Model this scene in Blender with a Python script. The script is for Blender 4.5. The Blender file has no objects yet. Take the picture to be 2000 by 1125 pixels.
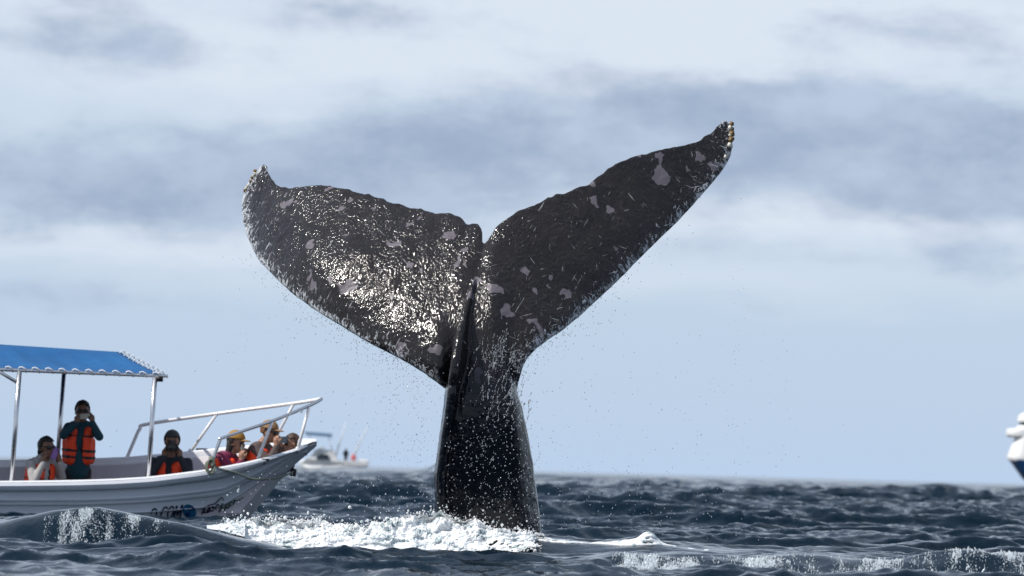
import bpy, bmesh, math
import numpy as np
from mathutils import Vector, Matrix

RNG = np.random.default_rng(7)
scene = bpy.context.scene
COL = scene.collection

# ------------------------------------------------------------------ camera
CAM_H = 0.70
LENS, SENSOR = 150.0, 36.0
F = 2000.0 * LENS / SENSOR                # focal length in photo pixels
ROLL = math.radians(1.55)
PITCH = math.atan(355.0 / F)
cp, sp, ca, sa = math.cos(PITCH), math.sin(PITCH), math.cos(ROLL), math.sin(ROLL)
FWD = np.array([0.0, cp, sp])
R0 = np.array([1.0, 0, 0]); U0 = np.array([0, -sp, cp])
RIGHT = ca * R0 + sa * U0
UP = -sa * R0 + ca * U0
EYE = np.array([0, 0, CAM_H])

def at(px, py, Y):
    """photo pixel + ground distance Y (metres) -> point in the place"""
    d = FWD + (px - 1000.0) / F * RIGHT + (562.5 - py) / F * UP
    return EYE + d * (Y / d[1])

def to_px(P):
    v = np.asarray(P, float) - EYE
    z = v @ FWD
    return 1000 + F * (v @ RIGHT) / z, 562.5 - F * (v @ UP) / z

cam_d = bpy.data.cameras.new("camera"); cam = bpy.data.objects.new("camera", cam_d); COL.objects.link(cam)
cam_d.lens = LENS; cam_d.sensor_width = SENSOR; cam_d.sensor_fit = 'HORIZONTAL'
cam_d.clip_start = 0.5; cam_d.clip_end = 60000
m = Matrix.Identity(4)
for i in range(3):
    m[i][0] = RIGHT[i]; m[i][1] = UP[i]; m[i][2] = -FWD[i]; m[i][3] = EYE[i]
cam.matrix_world = m
cam_d.dof.use_dof = True; cam_d.dof.focus_distance = 35.6; cam_d.dof.aperture_fstop = 4.0
scene.camera = cam

# ------------------------------------------------------------------ light and sky
SUN = np.array([-0.62, -0.20, 0.76]); SUN /= np.linalg.norm(SUN)
sun_d = bpy.data.lights.new("sun", 'SUN'); sun = bpy.data.objects.new("sun", sun_d); COL.objects.link(sun)
sun_d.energy = 4.7; sun_d.angle = math.radians(0.53); sun_d.color = (1.0, 0.95, 0.88)
sun.rotation_euler = Vector(SUN).to_track_quat('Z', 'Y').to_euler()
sun.location = (-20, 10, 40)

world = bpy.data.worlds.new("World"); scene.world = world; world.use_nodes = True
nt = world.node_tree; nt.nodes.clear()

class NG:
    """tiny helper for node graphs"""
    def __init__(s, tree): s.t = tree
    def n(s, typ, **kw):
        nd = s.t.nodes.new(typ)
        for k, v in kw.items(): setattr(nd, k, v)
        return nd
    def put(s, sock, v):
        if isinstance(v, bpy.types.NodeSocket): s.t.links.new(v, sock)
        elif v is not None: sock.default_value = v
    def m(s, op, a, b=None, c=None, clamp=False):
        nd = s.n('ShaderNodeMath', operation=op, use_clamp=clamp)
        for i, v in enumerate((a, b, c)): s.put(nd.inputs[i], v)
        return nd.outputs[0]
    def vm(s, op, a, b=None):
        nd = s.n('ShaderNodeVectorMath', operation=op); s.put(nd.inputs[0], a); s.put(nd.inputs[1], b)
        return nd.outputs[0]
    def mix(s, f, a, b, blend='MIX'):
        nd = s.n('ShaderNodeMix', data_type='RGBA', blend_type=blend)
        s.put(nd.inputs[0], f); s.put(nd.inputs[6], a); s.put(nd.inputs[7], b)
        return nd.outputs[2]
    def noise(s, vec, scale, detail=4, rough=0.55, dist=0.0, out=0):
        nd = s.n('ShaderNodeTexNoise'); s.put(nd.inputs['Vector'], vec)
        nd.inputs['Scale'].default_value = scale; nd.inputs['Detail'].default_value = detail
        nd.inputs['Roughness'].default_value = rough; nd.inputs['Distortion'].default_value = dist
        return nd.outputs[out]
    def ramp(s, v, lo, hi, smooth=True):
        nd = s.n('ShaderNodeMapRange', interpolation_type='SMOOTHSTEP' if smooth else 'LINEAR')
        s.put(nd.inputs[0], v); nd.inputs[1].default_value = lo; nd.inputs[2].default_value = hi
        return nd.outputs[0]
    def scale(s, vec, sc, rot=(0, 0, 0)):
        nd = s.n('ShaderNodeMapping'); s.put(nd.inputs[0], vec); nd.inputs[2].default_value = rot; nd.inputs[3].default_value = sc
        return nd.outputs[0]

g = NG(nt)
tc = g.n('ShaderNodeTexCoord').outputs['Generated']
sky = g.n('ShaderNodeTexSky', sky_type='NISHITA'); sky.sun_disc = False
sky.sun_elevation = math.asin(SUN[2]); sky.sun_rotation = math.atan2(SUN[0], SUN[1])
sky.air_density = 1.0; sky.dust_density = 0.6; sky.ozone_density = 2.0
sep = g.n('ShaderNodeSeparateXYZ'); g.put(sep.inputs[0], tc)
elev = sep.outputs[2]
azim = g.m('ARCTAN2', sep.outputs[0], sep.outputs[1])
flat = g.scale(tc, (1.0, 1.0, 3.2))
warp = g.noise(flat, 16, 5, 0.6)
warp2 = g.noise(g.vm('ADD', flat, (3.1, 1.7, 0.4)), 16, 5, 0.6)
az2 = g.m('ADD', azim, g.m('MULTIPLY', g.m('SUBTRACT', warp, 0.5), 0.10))
el2 = g.m('ADD', elev, g.m('MULTIPLY', g.m('SUBTRACT', warp2, 0.5), 0.022))
def blobs(lst):
    tot = None
    for px, py, sx, sy, amp in lst:
        d = FWD + (px - 1000.0) / F * RIGHT + (562.5 - py) / F * UP; d /= np.linalg.norm(d)
        a0, e0 = math.atan2(d[0], d[1]), d[2]
        qa = g.m('POWER', g.m('ABSOLUTE', g.m('DIVIDE', g.m('SUBTRACT', az2, a0), sx / F)), 2.0)
        qe = g.m('POWER', g.m('ABSOLUTE', g.m('DIVIDE', g.m('SUBTRACT', el2, e0), sy / F)), 2.0)
        v = g.m('MULTIPLY', g.m('EXPONENT', g.m('MULTIPLY', g.m('ADD', qa, qe), -1.0)), amp)
        tot = v if tot is None else g.m('ADD', tot, v)
    return tot
grey = blobs([(250, 360, 520, 95, 0.95), (820, 330, 420, 120, 0.8), (1500, 260, 480, 120, 0.85), (1950, 330, 320, 100, 0.95),
              (1750, 190, 250, 45, 0.5), (130, 70, 300, 75, 0.6), (700, 30, 200, 40, 0.35), (1700, 60, 150, 40, 0.3),
              (150, 575, 380, 40, 0.42), (1560, 500, 320, 36, 0.38), (1950, 500, 160, 50, 0.5), (1500, 605, 300, 20, 0.2), (1900, 680, 120, 18, 0.18)])
white = blobs([(500, 110, 420, 90, 0.8), (1000, 110, 500, 100, 0.8), (300, 475, 500, 32, 0.7), (1650, 415, 420, 40, 0.6), (1200, 560, 900, 50, 0.35), (1700, 20, 500, 60, 0.55)])
# the same cloud deck goes on all round as plain noise
far_mask = g.m('MAXIMUM', g.ramp(g.m('ABSOLUTE', azim), 0.15, 0.30), g.ramp(elev, 0.075, 0.14))
cn = g.noise(flat, 9, 6, 0.6)
cn2 = g.noise(g.vm('ADD', flat, (9.0, 2.0, 5.0)), 6, 5, 0.55)
fine = g.noise(g.scale(tc, (1, 1, 2.1)), 34, 7, 0.62, 0.3)
grey = g.m('ADD', grey, g.m('MULTIPLY', far_mask, g.ramp(cn, 0.42, 0.68)))
white = g.m('ADD', white, g.m('MULTIPLY', far_mask, g.ramp(cn2, 0.40, 0.65)))
grey = g.ramp(g.m('ADD', grey, g.m('MULTIPLY', g.m('SUBTRACT', fine, 0.5), 1.05)), 0.14, 0.84)
white = g.m('ADD', white, g.m('MULTIPLY', g.m('MULTIPLY', g.ramp(el2, 0.034, 0.060), g.ramp(elev, 0.40, 0.12)), 0.55))
white = g.m('MULTIPLY', white, g.ramp(cn2, 0.10, 0.50), clamp=True)
haze = g.m('MULTIPLY', g.m('EXPONENT', g.m('MULTIPLY', g.m('MAXIMUM', elev, 0.0), -5.0)), 0.93)
base = g.mix(haze, sky.outputs[0], (4.4, 5.65, 7.55, 1))
base = g.mix(g.m('MULTIPLY', white, 0.9), base, (6.4, 7.0, 7.9, 1))
var = g.noise(g.scale(tc, (1, 1, 2.0)), 30, 6, 0.62)
gcol = g.mix(g.ramp(var, 0.30, 0.72), (2.75, 3.55, 4.95, 1), (4.2, 5.05, 6.4, 1))
base = g.mix(g.m('MULTIPLY', grey, 0.90), base, gcol)
bg = g.n('ShaderNodeBackground'); g.put(bg.inputs[0], base); bg.inputs[1].default_value = 0.115
wo = g.n('ShaderNodeOutputWorld'); nt.links.new(bg.outputs[0], wo.inputs[0])

scene.view_settings.view_transform = 'Standard'; scene.view_settings.look = 'None'
scene.view_settings.exposure = 0.0; scene.view_settings.gamma = 1.0; scene.view_settings.use_curve_mapping = False
scene.render.engine = 'CYCLES'
scene.cycles.use_denoising = True
scene.cycles.max_bounces = 8; scene.cycles.transmission_bounces = 6; scene.cycles.transparent_max_bounces = 8
scene.cycles.caustics_reflective = False; scene.cycles.caustics_refractive = False
scene.cycles.sample_clamp_indirect = 6.0

# ------------------------------------------------------------------ helpers
def mat(name):
    m_ = bpy.data.materials.new(name); m_.use_nodes = True
    t = m_.node_tree; p = t.nodes['Principled BSDF']
    return m_, NG(t), p

def simple(name, col, rough=0.6, metal=0.0, var=0.12, scale=14.0, bump=0.0, spec=0.5):
    """plain coloured material with a little uneven wear"""
    m_, k, p = mat(name)
    oc = k.n('ShaderNodeTexCoord').outputs['Object']
    nz = k.noise(oc, scale, 5, 0.6)
    dark = tuple(c * (1 - var) for c in col) + (1,); lite = tuple(min(1, c * (1 + var)) for c in col) + (1,)
    k.put(p.inputs['Base Color'], k.mix(nz, dark, lite))
    k.put(p.inputs['Roughness'], k.m('ADD', k.m('MULTIPLY', nz, 0.16), rough - 0.08))
    p.inputs['Metallic'].default_value = metal
    p.inputs['Specular IOR Level'].default_value = spec
    if bump:
        b = k.n('ShaderNodeBump'); b.inputs['Strength'].default_value = bump; b.inputs['Distance'].default_value = 0.02
        k.put(b.inputs['Height'], nz); k.put(p.inputs['Normal'], b.outputs[0])
    return m_

def add_obj(name, verts, faces, material, parent=None, smooth=True):
    me = bpy.data.meshes.new(name)
    me.from_pydata([tuple(map(float, v)) for v in verts], [], [tuple(map(int, f)) for f in faces]); me.update()
    return link(name, me, material, parent, smooth)

def link(name, me, material, parent=None, smooth=True):
    o = bpy.data.objects.new(name, me); COL.objects.link(o)
    for mm in (material if isinstance(material, (list, tuple)) else [material]): me.materials.append(mm)
    if smooth: me.polygons.foreach_set('use_smooth', [True] * len(me.polygons))
    if parent is not None:
        o.parent = parent
        o.location = -Vector(world_loc(parent))
    return o

def world_loc(o):
    v = Vector(o.location)
    return v + world_loc(o.parent) if o.parent else v

def tag(o, label, cat, group=None, kind=None):
    o['label'] = label; o['category'] = cat
    if group: o['group'] = group
    if kind: o['kind'] = kind
    return o

def empty(name, loc, label, cat, group=None):
    o = bpy.data.objects.new(name, None); COL.objects.link(o); o.location = loc; o.empty_display_size = 0.2
    return tag(o, label, cat, group)

def ico(sub):
    b = bmesh.new(); bmesh.ops.create_icosphere(b, subdivisions=sub, radius=1.0)
    V = np.array([v.co[:] for v in b.verts]); Fc = np.array([[v.index for v in f.verts] for f in b.faces]); b.free()
    return V, Fc
ICO0, ICO1, ICO2, ICO3 = ico(1), ico(2), ico(3), ico(4)

class Acc:
    """collects closed shells"""
    def __init__(s): s.v, s.f, s.n = [], [], 0
    def add(s, V, Fc):
        s.v.append(np.asarray(V, float)); s.f.append(np.asarray(Fc) + s.n); s.n += len(V)
    def ball(s, c, r, rot=None, t=ICO2):
        V = t[0] * np.asarray(r, float)
        if rot is not None: V = V @ rot
        s.add(V + np.asarray(c), t[1])
    def cap(s, a, b, ra, rb, t=ICO2, squash=None):
        a, b = np.asarray(a, float), np.asarray(b, float)
        d = b - a; L = np.linalg.norm(d); d = d / max(L, 1e-6)
        V0 = t[0]; side = V0 @ d
        V = np.where(side[:, None] > 0, V0 * rb + b, V0 * ra + a)
        s.add(V, t[1])
    def tube(s, pts, r, seg=8, close=False):
        pts = [np.asarray(p, float) for p in pts]; n = len(pts)
        rr = r if hasattr(r, '__len__') else [r] * n
        V = []; prev = None
        for i, p in enumerate(pts):
            d = pts[min(i + 1, n - 1)] - pts[max(i - 1, 0)]; d /= max(np.linalg.norm(d), 1e-9)
            a = np.cross(d, [0, 0, 1.0])
            if np.linalg.norm(a) < 1e-3: a = np.cross(d, [0, 1.0, 0])
            if prev is not None: a = prev - d * (prev @ d)
            a /= np.linalg.norm(a); prev = a; b = np.cross(d, a)
            for k in range(seg):
                t = 2 * math.pi * k / seg; V.append(p + rr[i] * (a * math.cos(t) + b * math.sin(t)))
        Fc = []
        for i in range(n - 1):
            for k in range(seg):
                q = (k + 1) % seg; Fc.append((i * seg + k, i * seg + q, (i + 1) * seg + q)); Fc.append((i * seg + k, (i + 1) * seg + q, (i + 1) * seg + k))
        c0 = len(V); V.append(pts[0]); V.append(pts[-1])
        for k in range(seg):
            q = (k + 1) % seg; Fc.append((c0, q, k)); Fc.append((c0 + 1, (n - 1) * seg + k, (n - 1) * seg + q))
        s.add(np.array(V), np.array(Fc))
    def box(s, c, half, rot=None):
        V = np.array([[x, y, z] for x in (-1, 1) for y in (-1, 1) for z in (-1, 1)], float) * np.asarray(half)
        if rot is not None: V = V @ rot
        Q = [(0, 1, 3, 2), (4, 6, 7, 5), (0, 4, 5, 1), (2, 3, 7, 6), (0, 2, 6, 4), (1, 5, 7, 3)]
        T = [t for q in Q for t in ((q[0], q[1], q[2]), (q[0], q[2], q[3]))]
        s.add(V + np.asarray(c), np.array(T))
    def arrays(s): return np.concatenate(s.v), np.concatenate(s.f)
    def build(s, name, material, parent=None, smooth=True):
        V, Fc = s.arrays(); return link(name, mesh_np(name, V, Fc), material, parent, smooth)

def mesh_np(name, V, Fc):
    me = bpy.data.meshes.new(name); V = np.asarray(V, np.float32); Fc = np.asarray(Fc, np.int32)
    k = Fc.shape[1]
    me.vertices.add(len(V)); me.vertices.foreach_set('co', V.ravel())
    me.loops.add(Fc.size); me.loops.foreach_set('vertex_index', Fc.ravel())
    me.polygons.add(len(Fc)); me.polygons.foreach_set('loop_start', np.arange(0, Fc.size, k, dtype=np.int32))
    me.update(calc_edges=True); me.validate()
    return me

def remesh(V, Fc, voxel, smooth_it=0):
    me = mesh_np('tmp', V, Fc); o = bpy.data.objects.new('tmp', me); COL.objects.link(o)
    md = o.modifiers.new('r', 'REMESH'); md.mode = 'VOXEL'; md.voxel_size = voxel
    if smooth_it:
        ms = o.modifiers.new('s', 'SMOOTH'); ms.factor = 0.5; ms.iterations = smooth_it
    dg = bpy.context.evaluated_depsgraph_get(); dg.update()
    out = bpy.data.meshes.new_from_object(o.evaluated_get(dg))
    bpy.data.objects.remove(o); bpy.data.meshes.remove(me)
    return out

def verts_of(me):
    a = np.empty(len(me.vertices) * 3, np.float32); me.vertices.foreach_get('co', a); return a.reshape(-1, 3).astype(float)

def set_attr(me, name, vals):
    at_ = me.attributes.new(name, 'FLOAT', 'POINT'); at_.data.foreach_set('value', np.asarray(vals, np.float32))

def _h(ix, iy, iz):
    n = (ix * 374761393 + iy * 668265263 + iz * 2147483647 // 7 + 1013904223) & 0xFFFFFFFF
    n = ((n ^ (n >> 13)) * 1274126177) & 0xFFFFFFFF
    n = ((n ^ (n >> 15)) * 2246822519) & 0xFFFFFFFF
    return ((n ^ (n >> 16)) & 0xFFFF) / 65535.0
def vnoise(P):
    I = np.floor(P).astype(np.int64); f = P - I; f = f * f * (3 - 2 * f); r = 0
    for dx in (0, 1):
        for dy in (0, 1):
            for dz in (0, 1):
                w = (f[:, 0] if dx else 1 - f[:, 0]) * (f[:, 1] if dy else 1 - f[:, 1]) * (f[:, 2] if dz else 1 - f[:, 2])
                r = r + w * _h(I[:, 0] + dx, I[:, 1] + dy, I[:, 2] + dz)
    return r
def fbm(P, octv=4, gain=0.5):
    s_, a, t = 0, 1.0, 0
    for i in range(octv): s_ = s_ + a * (vnoise(P * 2 ** i + 17.3 * i) - 0.5); t += a; a *= gain
    return s_ / t * 2
def seg_dist(P, poly):
    best = np.full(len(P), 1e9)
    for a, b in zip(poly[:-1], poly[1:]):
        a, b = np.array(a, float), np.array(b, float); d = b - a
        t = np.clip(((P - a) @ d) / (d @ d), 0, 1); best = np.minimum(best, np.linalg.norm(P - a - t[:, None] * d, axis=1))
    return best
def resample(poly, n):
    p = np.array(poly, float); d = np.r_[0, np.cumsum(np.linalg.norm(np.diff(p, axis=0), axis=1))]; t = np.linspace(0, d[-1], n)
    return np.c_[np.interp(t, d, p[:, 0]), np.interp(t, d, p[:, 1])]
def sstep(x, a, b):
    t = np.clip((x - a) / (b - a), 0, 1); return t * t * (3 - 2 * t)

# ------------------------------------------------------------------ the sea
YW = 36.2        # distance of the whale
YB = 49.6        # distance of the tour boat

def ridge_pts(Y, pts):
    P = np.array([at(x, y, Y) for x, y in pts]); return P[:, 0], P[:, 2]
RIDGES = [  # distance, front width, back width, crest line traced in the photo
    (33.4, 0.46, 1.2, [(-500, 1050), (-100, 1030), (0, 1022), (60, 1008), (100, 995), (150, 986), (190, 983), (240, 993), (320, 1010), (400, 1030), (470, 1048), (540, 1064), (620, 1090), (760, 1118)]),
    (30.9, 0.55, 1.0, [(700, 1140), (900, 1128), (1050, 1112), (1200, 1084), (1300, 1089), (1450, 1093), (1560, 1084), (1650, 1092), (1740, 1099), (1800, 1090), (1880, 1080), (2000, 1082), (2200, 1090), (2600, 1120)]),
    (36.0, 0.50, 1.5, [(600, 1090), (800, 1080), (900, 1066), (1000, 1049), (1060, 1047), (1150, 1057), (1250, 1061), (1320, 1066), (1500, 1075), (1700, 1088), (2000, 1100)]),
    (29.4, 0.5, 0.7, [(-300, 1118), (0, 1112), (150, 1108), (300, 1100), (380, 1090), (460, 1092), (560, 1100), (700, 1112), (900, 1125)]),
    
]
RIDGES = [(Y, a, b) + ridge_pts(Y, p) for Y, a, b, p in RIDGES]
def sea_h(X, Y, spacing=None):
    X = np.asarray(X, float); Y = np.asarray(Y, float)
    px, py = X.copy(), Y.copy(); h = np.zeros_like(X)
    near = 1 - sstep(Y, 44, 75)
    lam, w, ang = 13.0, 1.0, 0.3
    for i in range(46):
        k = 2 * math.pi / lam
        dirn = math.sin(i * 12.9898) * (0.55 if lam > 0.9 else 1.1) + 1.25      # crests run across the view, spreading in the short waves
        dx, dy = math.cos(dirn), math.sin(dirn)
        th = (px * dx + py * dy) * k + i * 2.399 * 3
        wv = np.exp(np.sin(th) - 1) ; dr = wv * np.cos(th)
        amp = 0.034 * lam ** 0.96
        att = 1.0
        if lam > 2.2: att = 0.50 - near * 0.40
        if spacing is not None: att = att * sstep(lam / spacing, 1.6, 4.0)
        if lam < 1.6: att = att * (1 - 0.38 * near)
        px = px - dx * dr * lam * 0.036; py = py - dy * dr * lam * 0.036
        h = h + att * amp * (wv - 0.47) * (1.05 if lam < 2.0 else 0.86)
        lam *= 0.905
    r = np.zeros_like(X); cover = np.zeros_like(X)
    for Yr, wf, wb, xs, zs in RIDGES:
        z = np.interp(X, xs, zs, left=0, right=0)
        fade = sstep(X, xs[0], xs[0] + 1.0) * (1 - sstep(X, xs[-1] - 1.0, xs[-1]))
        yy = Y - (Yr + 0.10 * np.sin(X * 1.7 + Yr) + 0.05 * np.sin(X * 4.3))
        q = np.where(yy < 0, yy / wf, yy / wb)
        e = np.exp(-q * q) * fade
        r = np.maximum(r, z * e) if True else r
        cover = np.maximum(cover, e)
    calm = np.exp(-((Y - 34.4) / 1.7) ** 4) * sstep(X, -3.2, -2.2) * (1 - sstep(X, 1.4, 2.4))
    r = r - 0.115 * np.exp(-((Y - 34.7) / 1.0) ** 2) * sstep(X, -2.3, -1.4) * (1 - sstep(X, 0.1, 0.9)) * (1 - cover)
    return h * (1 - 0.62 * cover) * (1 - 0.72 * calm) + r

def build_sea():
    rows = []
    y = 18.0
    while y < 14000:
        rows.append(y)
        y += 0.08 if y < 26 else 0.034 if y < 39 else min(0.034 * (y / 39) ** 1.75, y * 0.05)
    rows = np.array(rows)
    a = np.linspace(-0.150, 0.150, 560)
    da = a[1] - a[0]; out = []; v = a[-1]; s_ = da
    while v < 1.3: s_ *= 1.16; v += s_; out.append(v)
    out = np.array(out); cols = np.r_[-out[::-1], a, out]
    YY, TT = np.meshgrid(rows, cols, indexing='ij')
    XX = YY * TT
    dyr = np.gradient(rows); dcol = np.gradient(cols)
    sp_ = np.maximum(dyr[:, None] * 0.5, YY * dcol[None, :])
    Z = sea_h(XX.ravel(), YY.ravel(), sp_.ravel()).reshape(XX.shape)
    n, mcol = XX.shape
    V = np.c_[XX.ravel(), YY.ravel(), Z.ravel()]
    idx = np.arange(n * mcol).reshape(n, mcol)
    Fc = np.stack([idx[:-1, :-1], idx[:-1, 1:], idx[1:, 1:], idx[1:, :-1]], -1).reshape(-1, 4)
    return V, Fc

SV, SF = build_sea()
sea_me = mesh_np('sea', SV, SF)
PXs = to_px(SV); SP = np.c_[PXs[0], PXs[1]]
# foam laid on the water by the whale (how much froth floats there)
foam = np.zeros(len(SV))
dx = SV[:, 0]; dyy = SV[:, 1]
wx0, _, wz0 = at(955, 1040, YW)
foam += 0.95 * np.exp(-((dx - (wx0 - 0.9)) / 1.25) ** 2 - ((dyy - 35.55) / 0.50) ** 2)
foam += 0.75 * np.exp(-((dx - (wx0 + 0.9)) / 0.9) ** 2 - ((dyy - 36.1) / 0.22) ** 2)
foam += 0.60 * np.exp(-((dx - (wx0 + 2.0)) / 0.7) ** 2 - ((dyy - 36.0) / 0.2) ** 2)
foam += 0.35 * np.exp(-((dx - (wx0 - 2.6)) / 0.8) ** 2 - ((dyy - 35.3) / 0.5) ** 2)
set_attr(sea_me, 'foam', np.clip(foam, 0, 1)); set_attr(sea_me, 'chop', sstep(SV[:, 1], 48, 120))

def sea_material():
    m_, k, p = mat('sea_water')
    oc = k.n('ShaderNodeTexCoord').outputs['Object']
    cn_ = k.noise(oc, 0.35, 3, 0.5)
    geo_foam = k.n('ShaderNodeAttribute', attribute_name='foam').outputs['Fac']
    fn = k.noise(k.scale(oc, (1.0, 0.6, 1.0)), 9, 6, 0.65, 0.8)
    ff = k.ramp(k.m('ADD', fn, k.m('MULTIPLY', k.m('SUBTRACT', geo_foam, 1.0), 0.55)), 0.40, 0.50)
    ff = k.m('MULTIPLY', ff, k.ramp(geo_foam, 0.02, 0.2))
    col = k.mix(cn_, (0.0010, 0.0065, 0.0155, 1), (0.0016, 0.0125, 0.0220, 1))
    k.put(p.inputs['Base Color'], k.mix(ff, col, (0.72, 0.78, 0.80, 1)))
    k.put(p.inputs['Roughness'], k.mix(ff, (0.06,) * 3 + (1,), (0.7,) * 3 + (1,)))
    p.inputs['IOR'].default_value = 1.333; p.inputs['Specular IOR Level'].default_value = 0.30
    b1 = k.n('ShaderNodeBump'); b1.inputs['Strength'].default_value = 0.38; b1.inputs['Distance'].default_value = 0.025
    b0 = k.n('ShaderNodeBump'); b0.inputs['Distance'].default_value = 0.28; k.put(b0.inputs['Strength'], k.m('MULTIPLY', k.n('ShaderNodeAttribute', attribute_name='chop').outputs['Fac'], 0.85))
    k.put(b0.inputs['Height'], k.noise(k.scale(oc, (1.0, 0.55, 1.0), (0, 0, 0.3)), 0.9, 4, 0.6, 0.4)); k.put(b1.inputs['Normal'], b0.outputs[0])
    k.put(b1.inputs['Height'], k.noise(k.scale(oc, (1.0, 0.75, 1.0), (0, 0, 0.5)), 5.5, 5, 0.62, 0.6))
    b2 = k.n('ShaderNodeBump'); b2.inputs['Strength'].default_value = 0.40; b2.inputs['Distance'].default_value = 0.006
    k.put(b2.inputs['Height'], k.noise(k.scale(oc, (1.0, 0.6, 1.0), (0, 0, 0.2)), 24, 4, 0.6, 0.4)); k.put(b2.inputs['Normal'], b1.outputs[0])
    k.put(p.inputs['Normal'], b2.outputs[0])
    return m_
M_SEA = sea_material()
sea = link('sea', sea_me, M_SEA)
tag(sea, 'dark blue choppy sea running out to the horizon', 'sea', kind='structure')
V_ = np.array([[-20000, -3000, -1.6], [20000, -3000, -1.6], [20000, 24000, -1.6], [-20000, 24000, -1.6]], float)
deep = add_obj('sea_deep', V_, [(0, 1, 2, 3)], M_SEA, smooth=False)
tag(deep, 'deep water under the choppy surface', 'sea', kind='structure')

# ------------------------------------------------------------------ the whale
def whale_material():
    m_, k, p = mat('whale_skin')
    oc = k.n('ShaderNodeTexCoord').outputs['Object']
    edge = k.n('ShaderNodeAttribute', attribute_name='edge').outputs['Fac']      # 1 on the scarred leading edge
    tip = k.n('ShaderNodeAttribute', attribute_name='tip').outputs['Fac']
    stem = k.n('ShaderNodeAttribute', attribute_name='stem').outputs['Fac']
    mott = k.noise(oc, 3.2, 6, 0.65)
    mott2 = k.noise(oc, 19, 4, 0.6)
    col = k.mix(mott, (0.008, 0.0075, 0.009, 1), (0.028, 0.024, 0.024, 1))
    col = k.mix(k.m('MULTIPLY', k.ramp(mott2, 0.5, 0.75), 0.35), col, (0.055, 0.047, 0.046, 1))
    col = k.mix(stem, col, (0.0035, 0.0055, 0.009, 1))
    # peeling paler skin
    vo = k.n('ShaderNodeTexVoronoi', feature='F1'); k.put(vo.inputs['Vector'], k.vm('ADD', oc, k.vm('SCALE', k.noise(oc, 4, 3, 0.5, out=1), None)))
    vo.inputs['Scale'].default_value = 5.5
    pt = k.noise(oc, 2.7, 2, 0.4)
    peel = k.m('MULTIPLY', k.ramp(k.noise(k.scale(oc, (1, 1, 0.8)), 5.2, 2.5, 0.6), 0.625, 0.636), k.ramp(pt, 0.42, 0.46))
    peel = k.m('MULTIPLY', peel, k.m('SUBTRACT', 1.0, stem))
    col = k.mix(k.m('MULTIPLY', peel, 0.9), col, (0.135, 0.120, 0.140, 1))
    # scratches: thin streaks in several directions
    tot = None
    for i, (rot, sc, th) in enumerate([(0.5, (62, 1.5, 1.5), 0.695), (-0.7, (54, 1.5, 1.3), 0.70), (1.25, (66, 1.6, 1.6), 0.71), (-1.3, (58, 1.5, 1.4), 0.71), (0.05, (64, 1.5, 1.8), 0.72)]):
        th += 0.075; sc = (sc[0] * 1.5, sc[1] * 4.5, sc[2] * 4.5)
        mp = k.n('ShaderNodeMapping', vector_type='TEXTURE'); k.put(mp.inputs[0], oc); mp.inputs[2].default_value = (0, rot, 0)
        s_ = k.noise(k.vm('MULTIPLY', mp.outputs[0], sc), 1.0, 0.5, 0.3)
        th_e = k.m('SUBTRACT', th, k.m('MULTIPLY', edge, 0.06))
        v = k.ramp(k.m('SUBTRACT', s_, th_e), 0.0, 0.03)
        tot = v if tot is None else k.m('MAXIMUM', tot, v)
    scr = k.m('MULTIPLY', tot, k.ramp(k.m('ADD', k.noise(oc, 6, 3, 0.6), k.m('MULTIPLY', edge, 0.5)), 0.42, 0.62))
    scr = k.m('MULTIPLY', scr, k.m('SUBTRACT', 1.0, k.m('MULTIPLY', stem, 0.9)))
    flk = k.ramp(k.m('ADD', k.noise(k.scale(oc, (1, 1, 0.6), (0, 0.6, 0)), 38, 4, 0.7, 0.4), k.m('MULTIPLY', k.m('SUBTRACT', edge, 1.0), 0.27)), 0.41, 0.49)
    flk = k.m('MULTIPLY', flk, k.ramp(k.noise(oc, 9, 3, 0.6), 0.38, 0.52))
    scr = k.m('MAXIMUM', scr, k.m('MULTIPLY', flk, k.m('SUBTRACT', 1.0, stem)))
    col = k.mix(k.m('MULTIPLY', scr, k.m('ADD', 0.45, k.m('MULTIPLY', edge, 0.5))), col, (0.55, 0.58, 0.62, 1))
    # white encrusted scars towards the tips
    enc = k.ramp(k.m('ADD', k.noise(k.scale(oc, (1, 1, 1)), 26, 5, 0.7), k.m('MULTIPLY', k.m('SUBTRACT', tip, 1.0), 0.42)), 0.50, 0.58)
    col = k.mix(enc, col, (0.62, 0.63, 0.63, 1))
    k.put(p.inputs['Base Color'], col)
    rough = k.m('ADD', 0.075, k.m('MULTIPLY', mott2, 0.09))
    rough = k.m('ADD', rough, k.m('MULTIPLY', peel, 0.25))
    k.put(p.inputs['Roughness'], rough)
    p.inputs['IOR'].default_value = 1.36
    # wet wrinkled skin
    wv = k.vm('ADD', oc, k.vm('SCALE', k.noise(oc, 2.0, 2, 0.5, out=1), None))
    wr = k.m('ADD', k.noise(k.scale(oc, (1.0, 1.0, 0.50)), 50, 2.0, 0.45, 0.1), k.m('MULTIPLY', k.noise(k.scale(wv, (1.0, 1.0, 0.7), (0, 0.5, 0)), 23, 1.5, 0.5), 0.7))
    hgt = wr
    hgt = k.m('SUBTRACT', hgt, k.m('MULTIPLY', tot, 0.35))
    dry = k.m('SUBTRACT', 1.0, k.m('MULTIPLY', peel, 0.85))
    b = k.n('ShaderNodeBump'); b.inputs['Distance'].default_value = 0.0125
    calm = k.m('ADD', 0.45, k.m('MULTIPLY', k.ramp(k.noise(k.scale(oc, (1.3, 1.3, 0.6), (0, 0.4, 0)), 3.6, 4, 0.6), 0.36, 0.62), 0.62))
    k.put(b.inputs['Strength'], k.m('MULTIPLY', k.m('MULTIPLY', k.m('MULTIPLY', dry, calm), k.m('SUBTRACT', 1.0, k.m('MULTIPLY', stem, 0.7))), 0.9))
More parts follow.
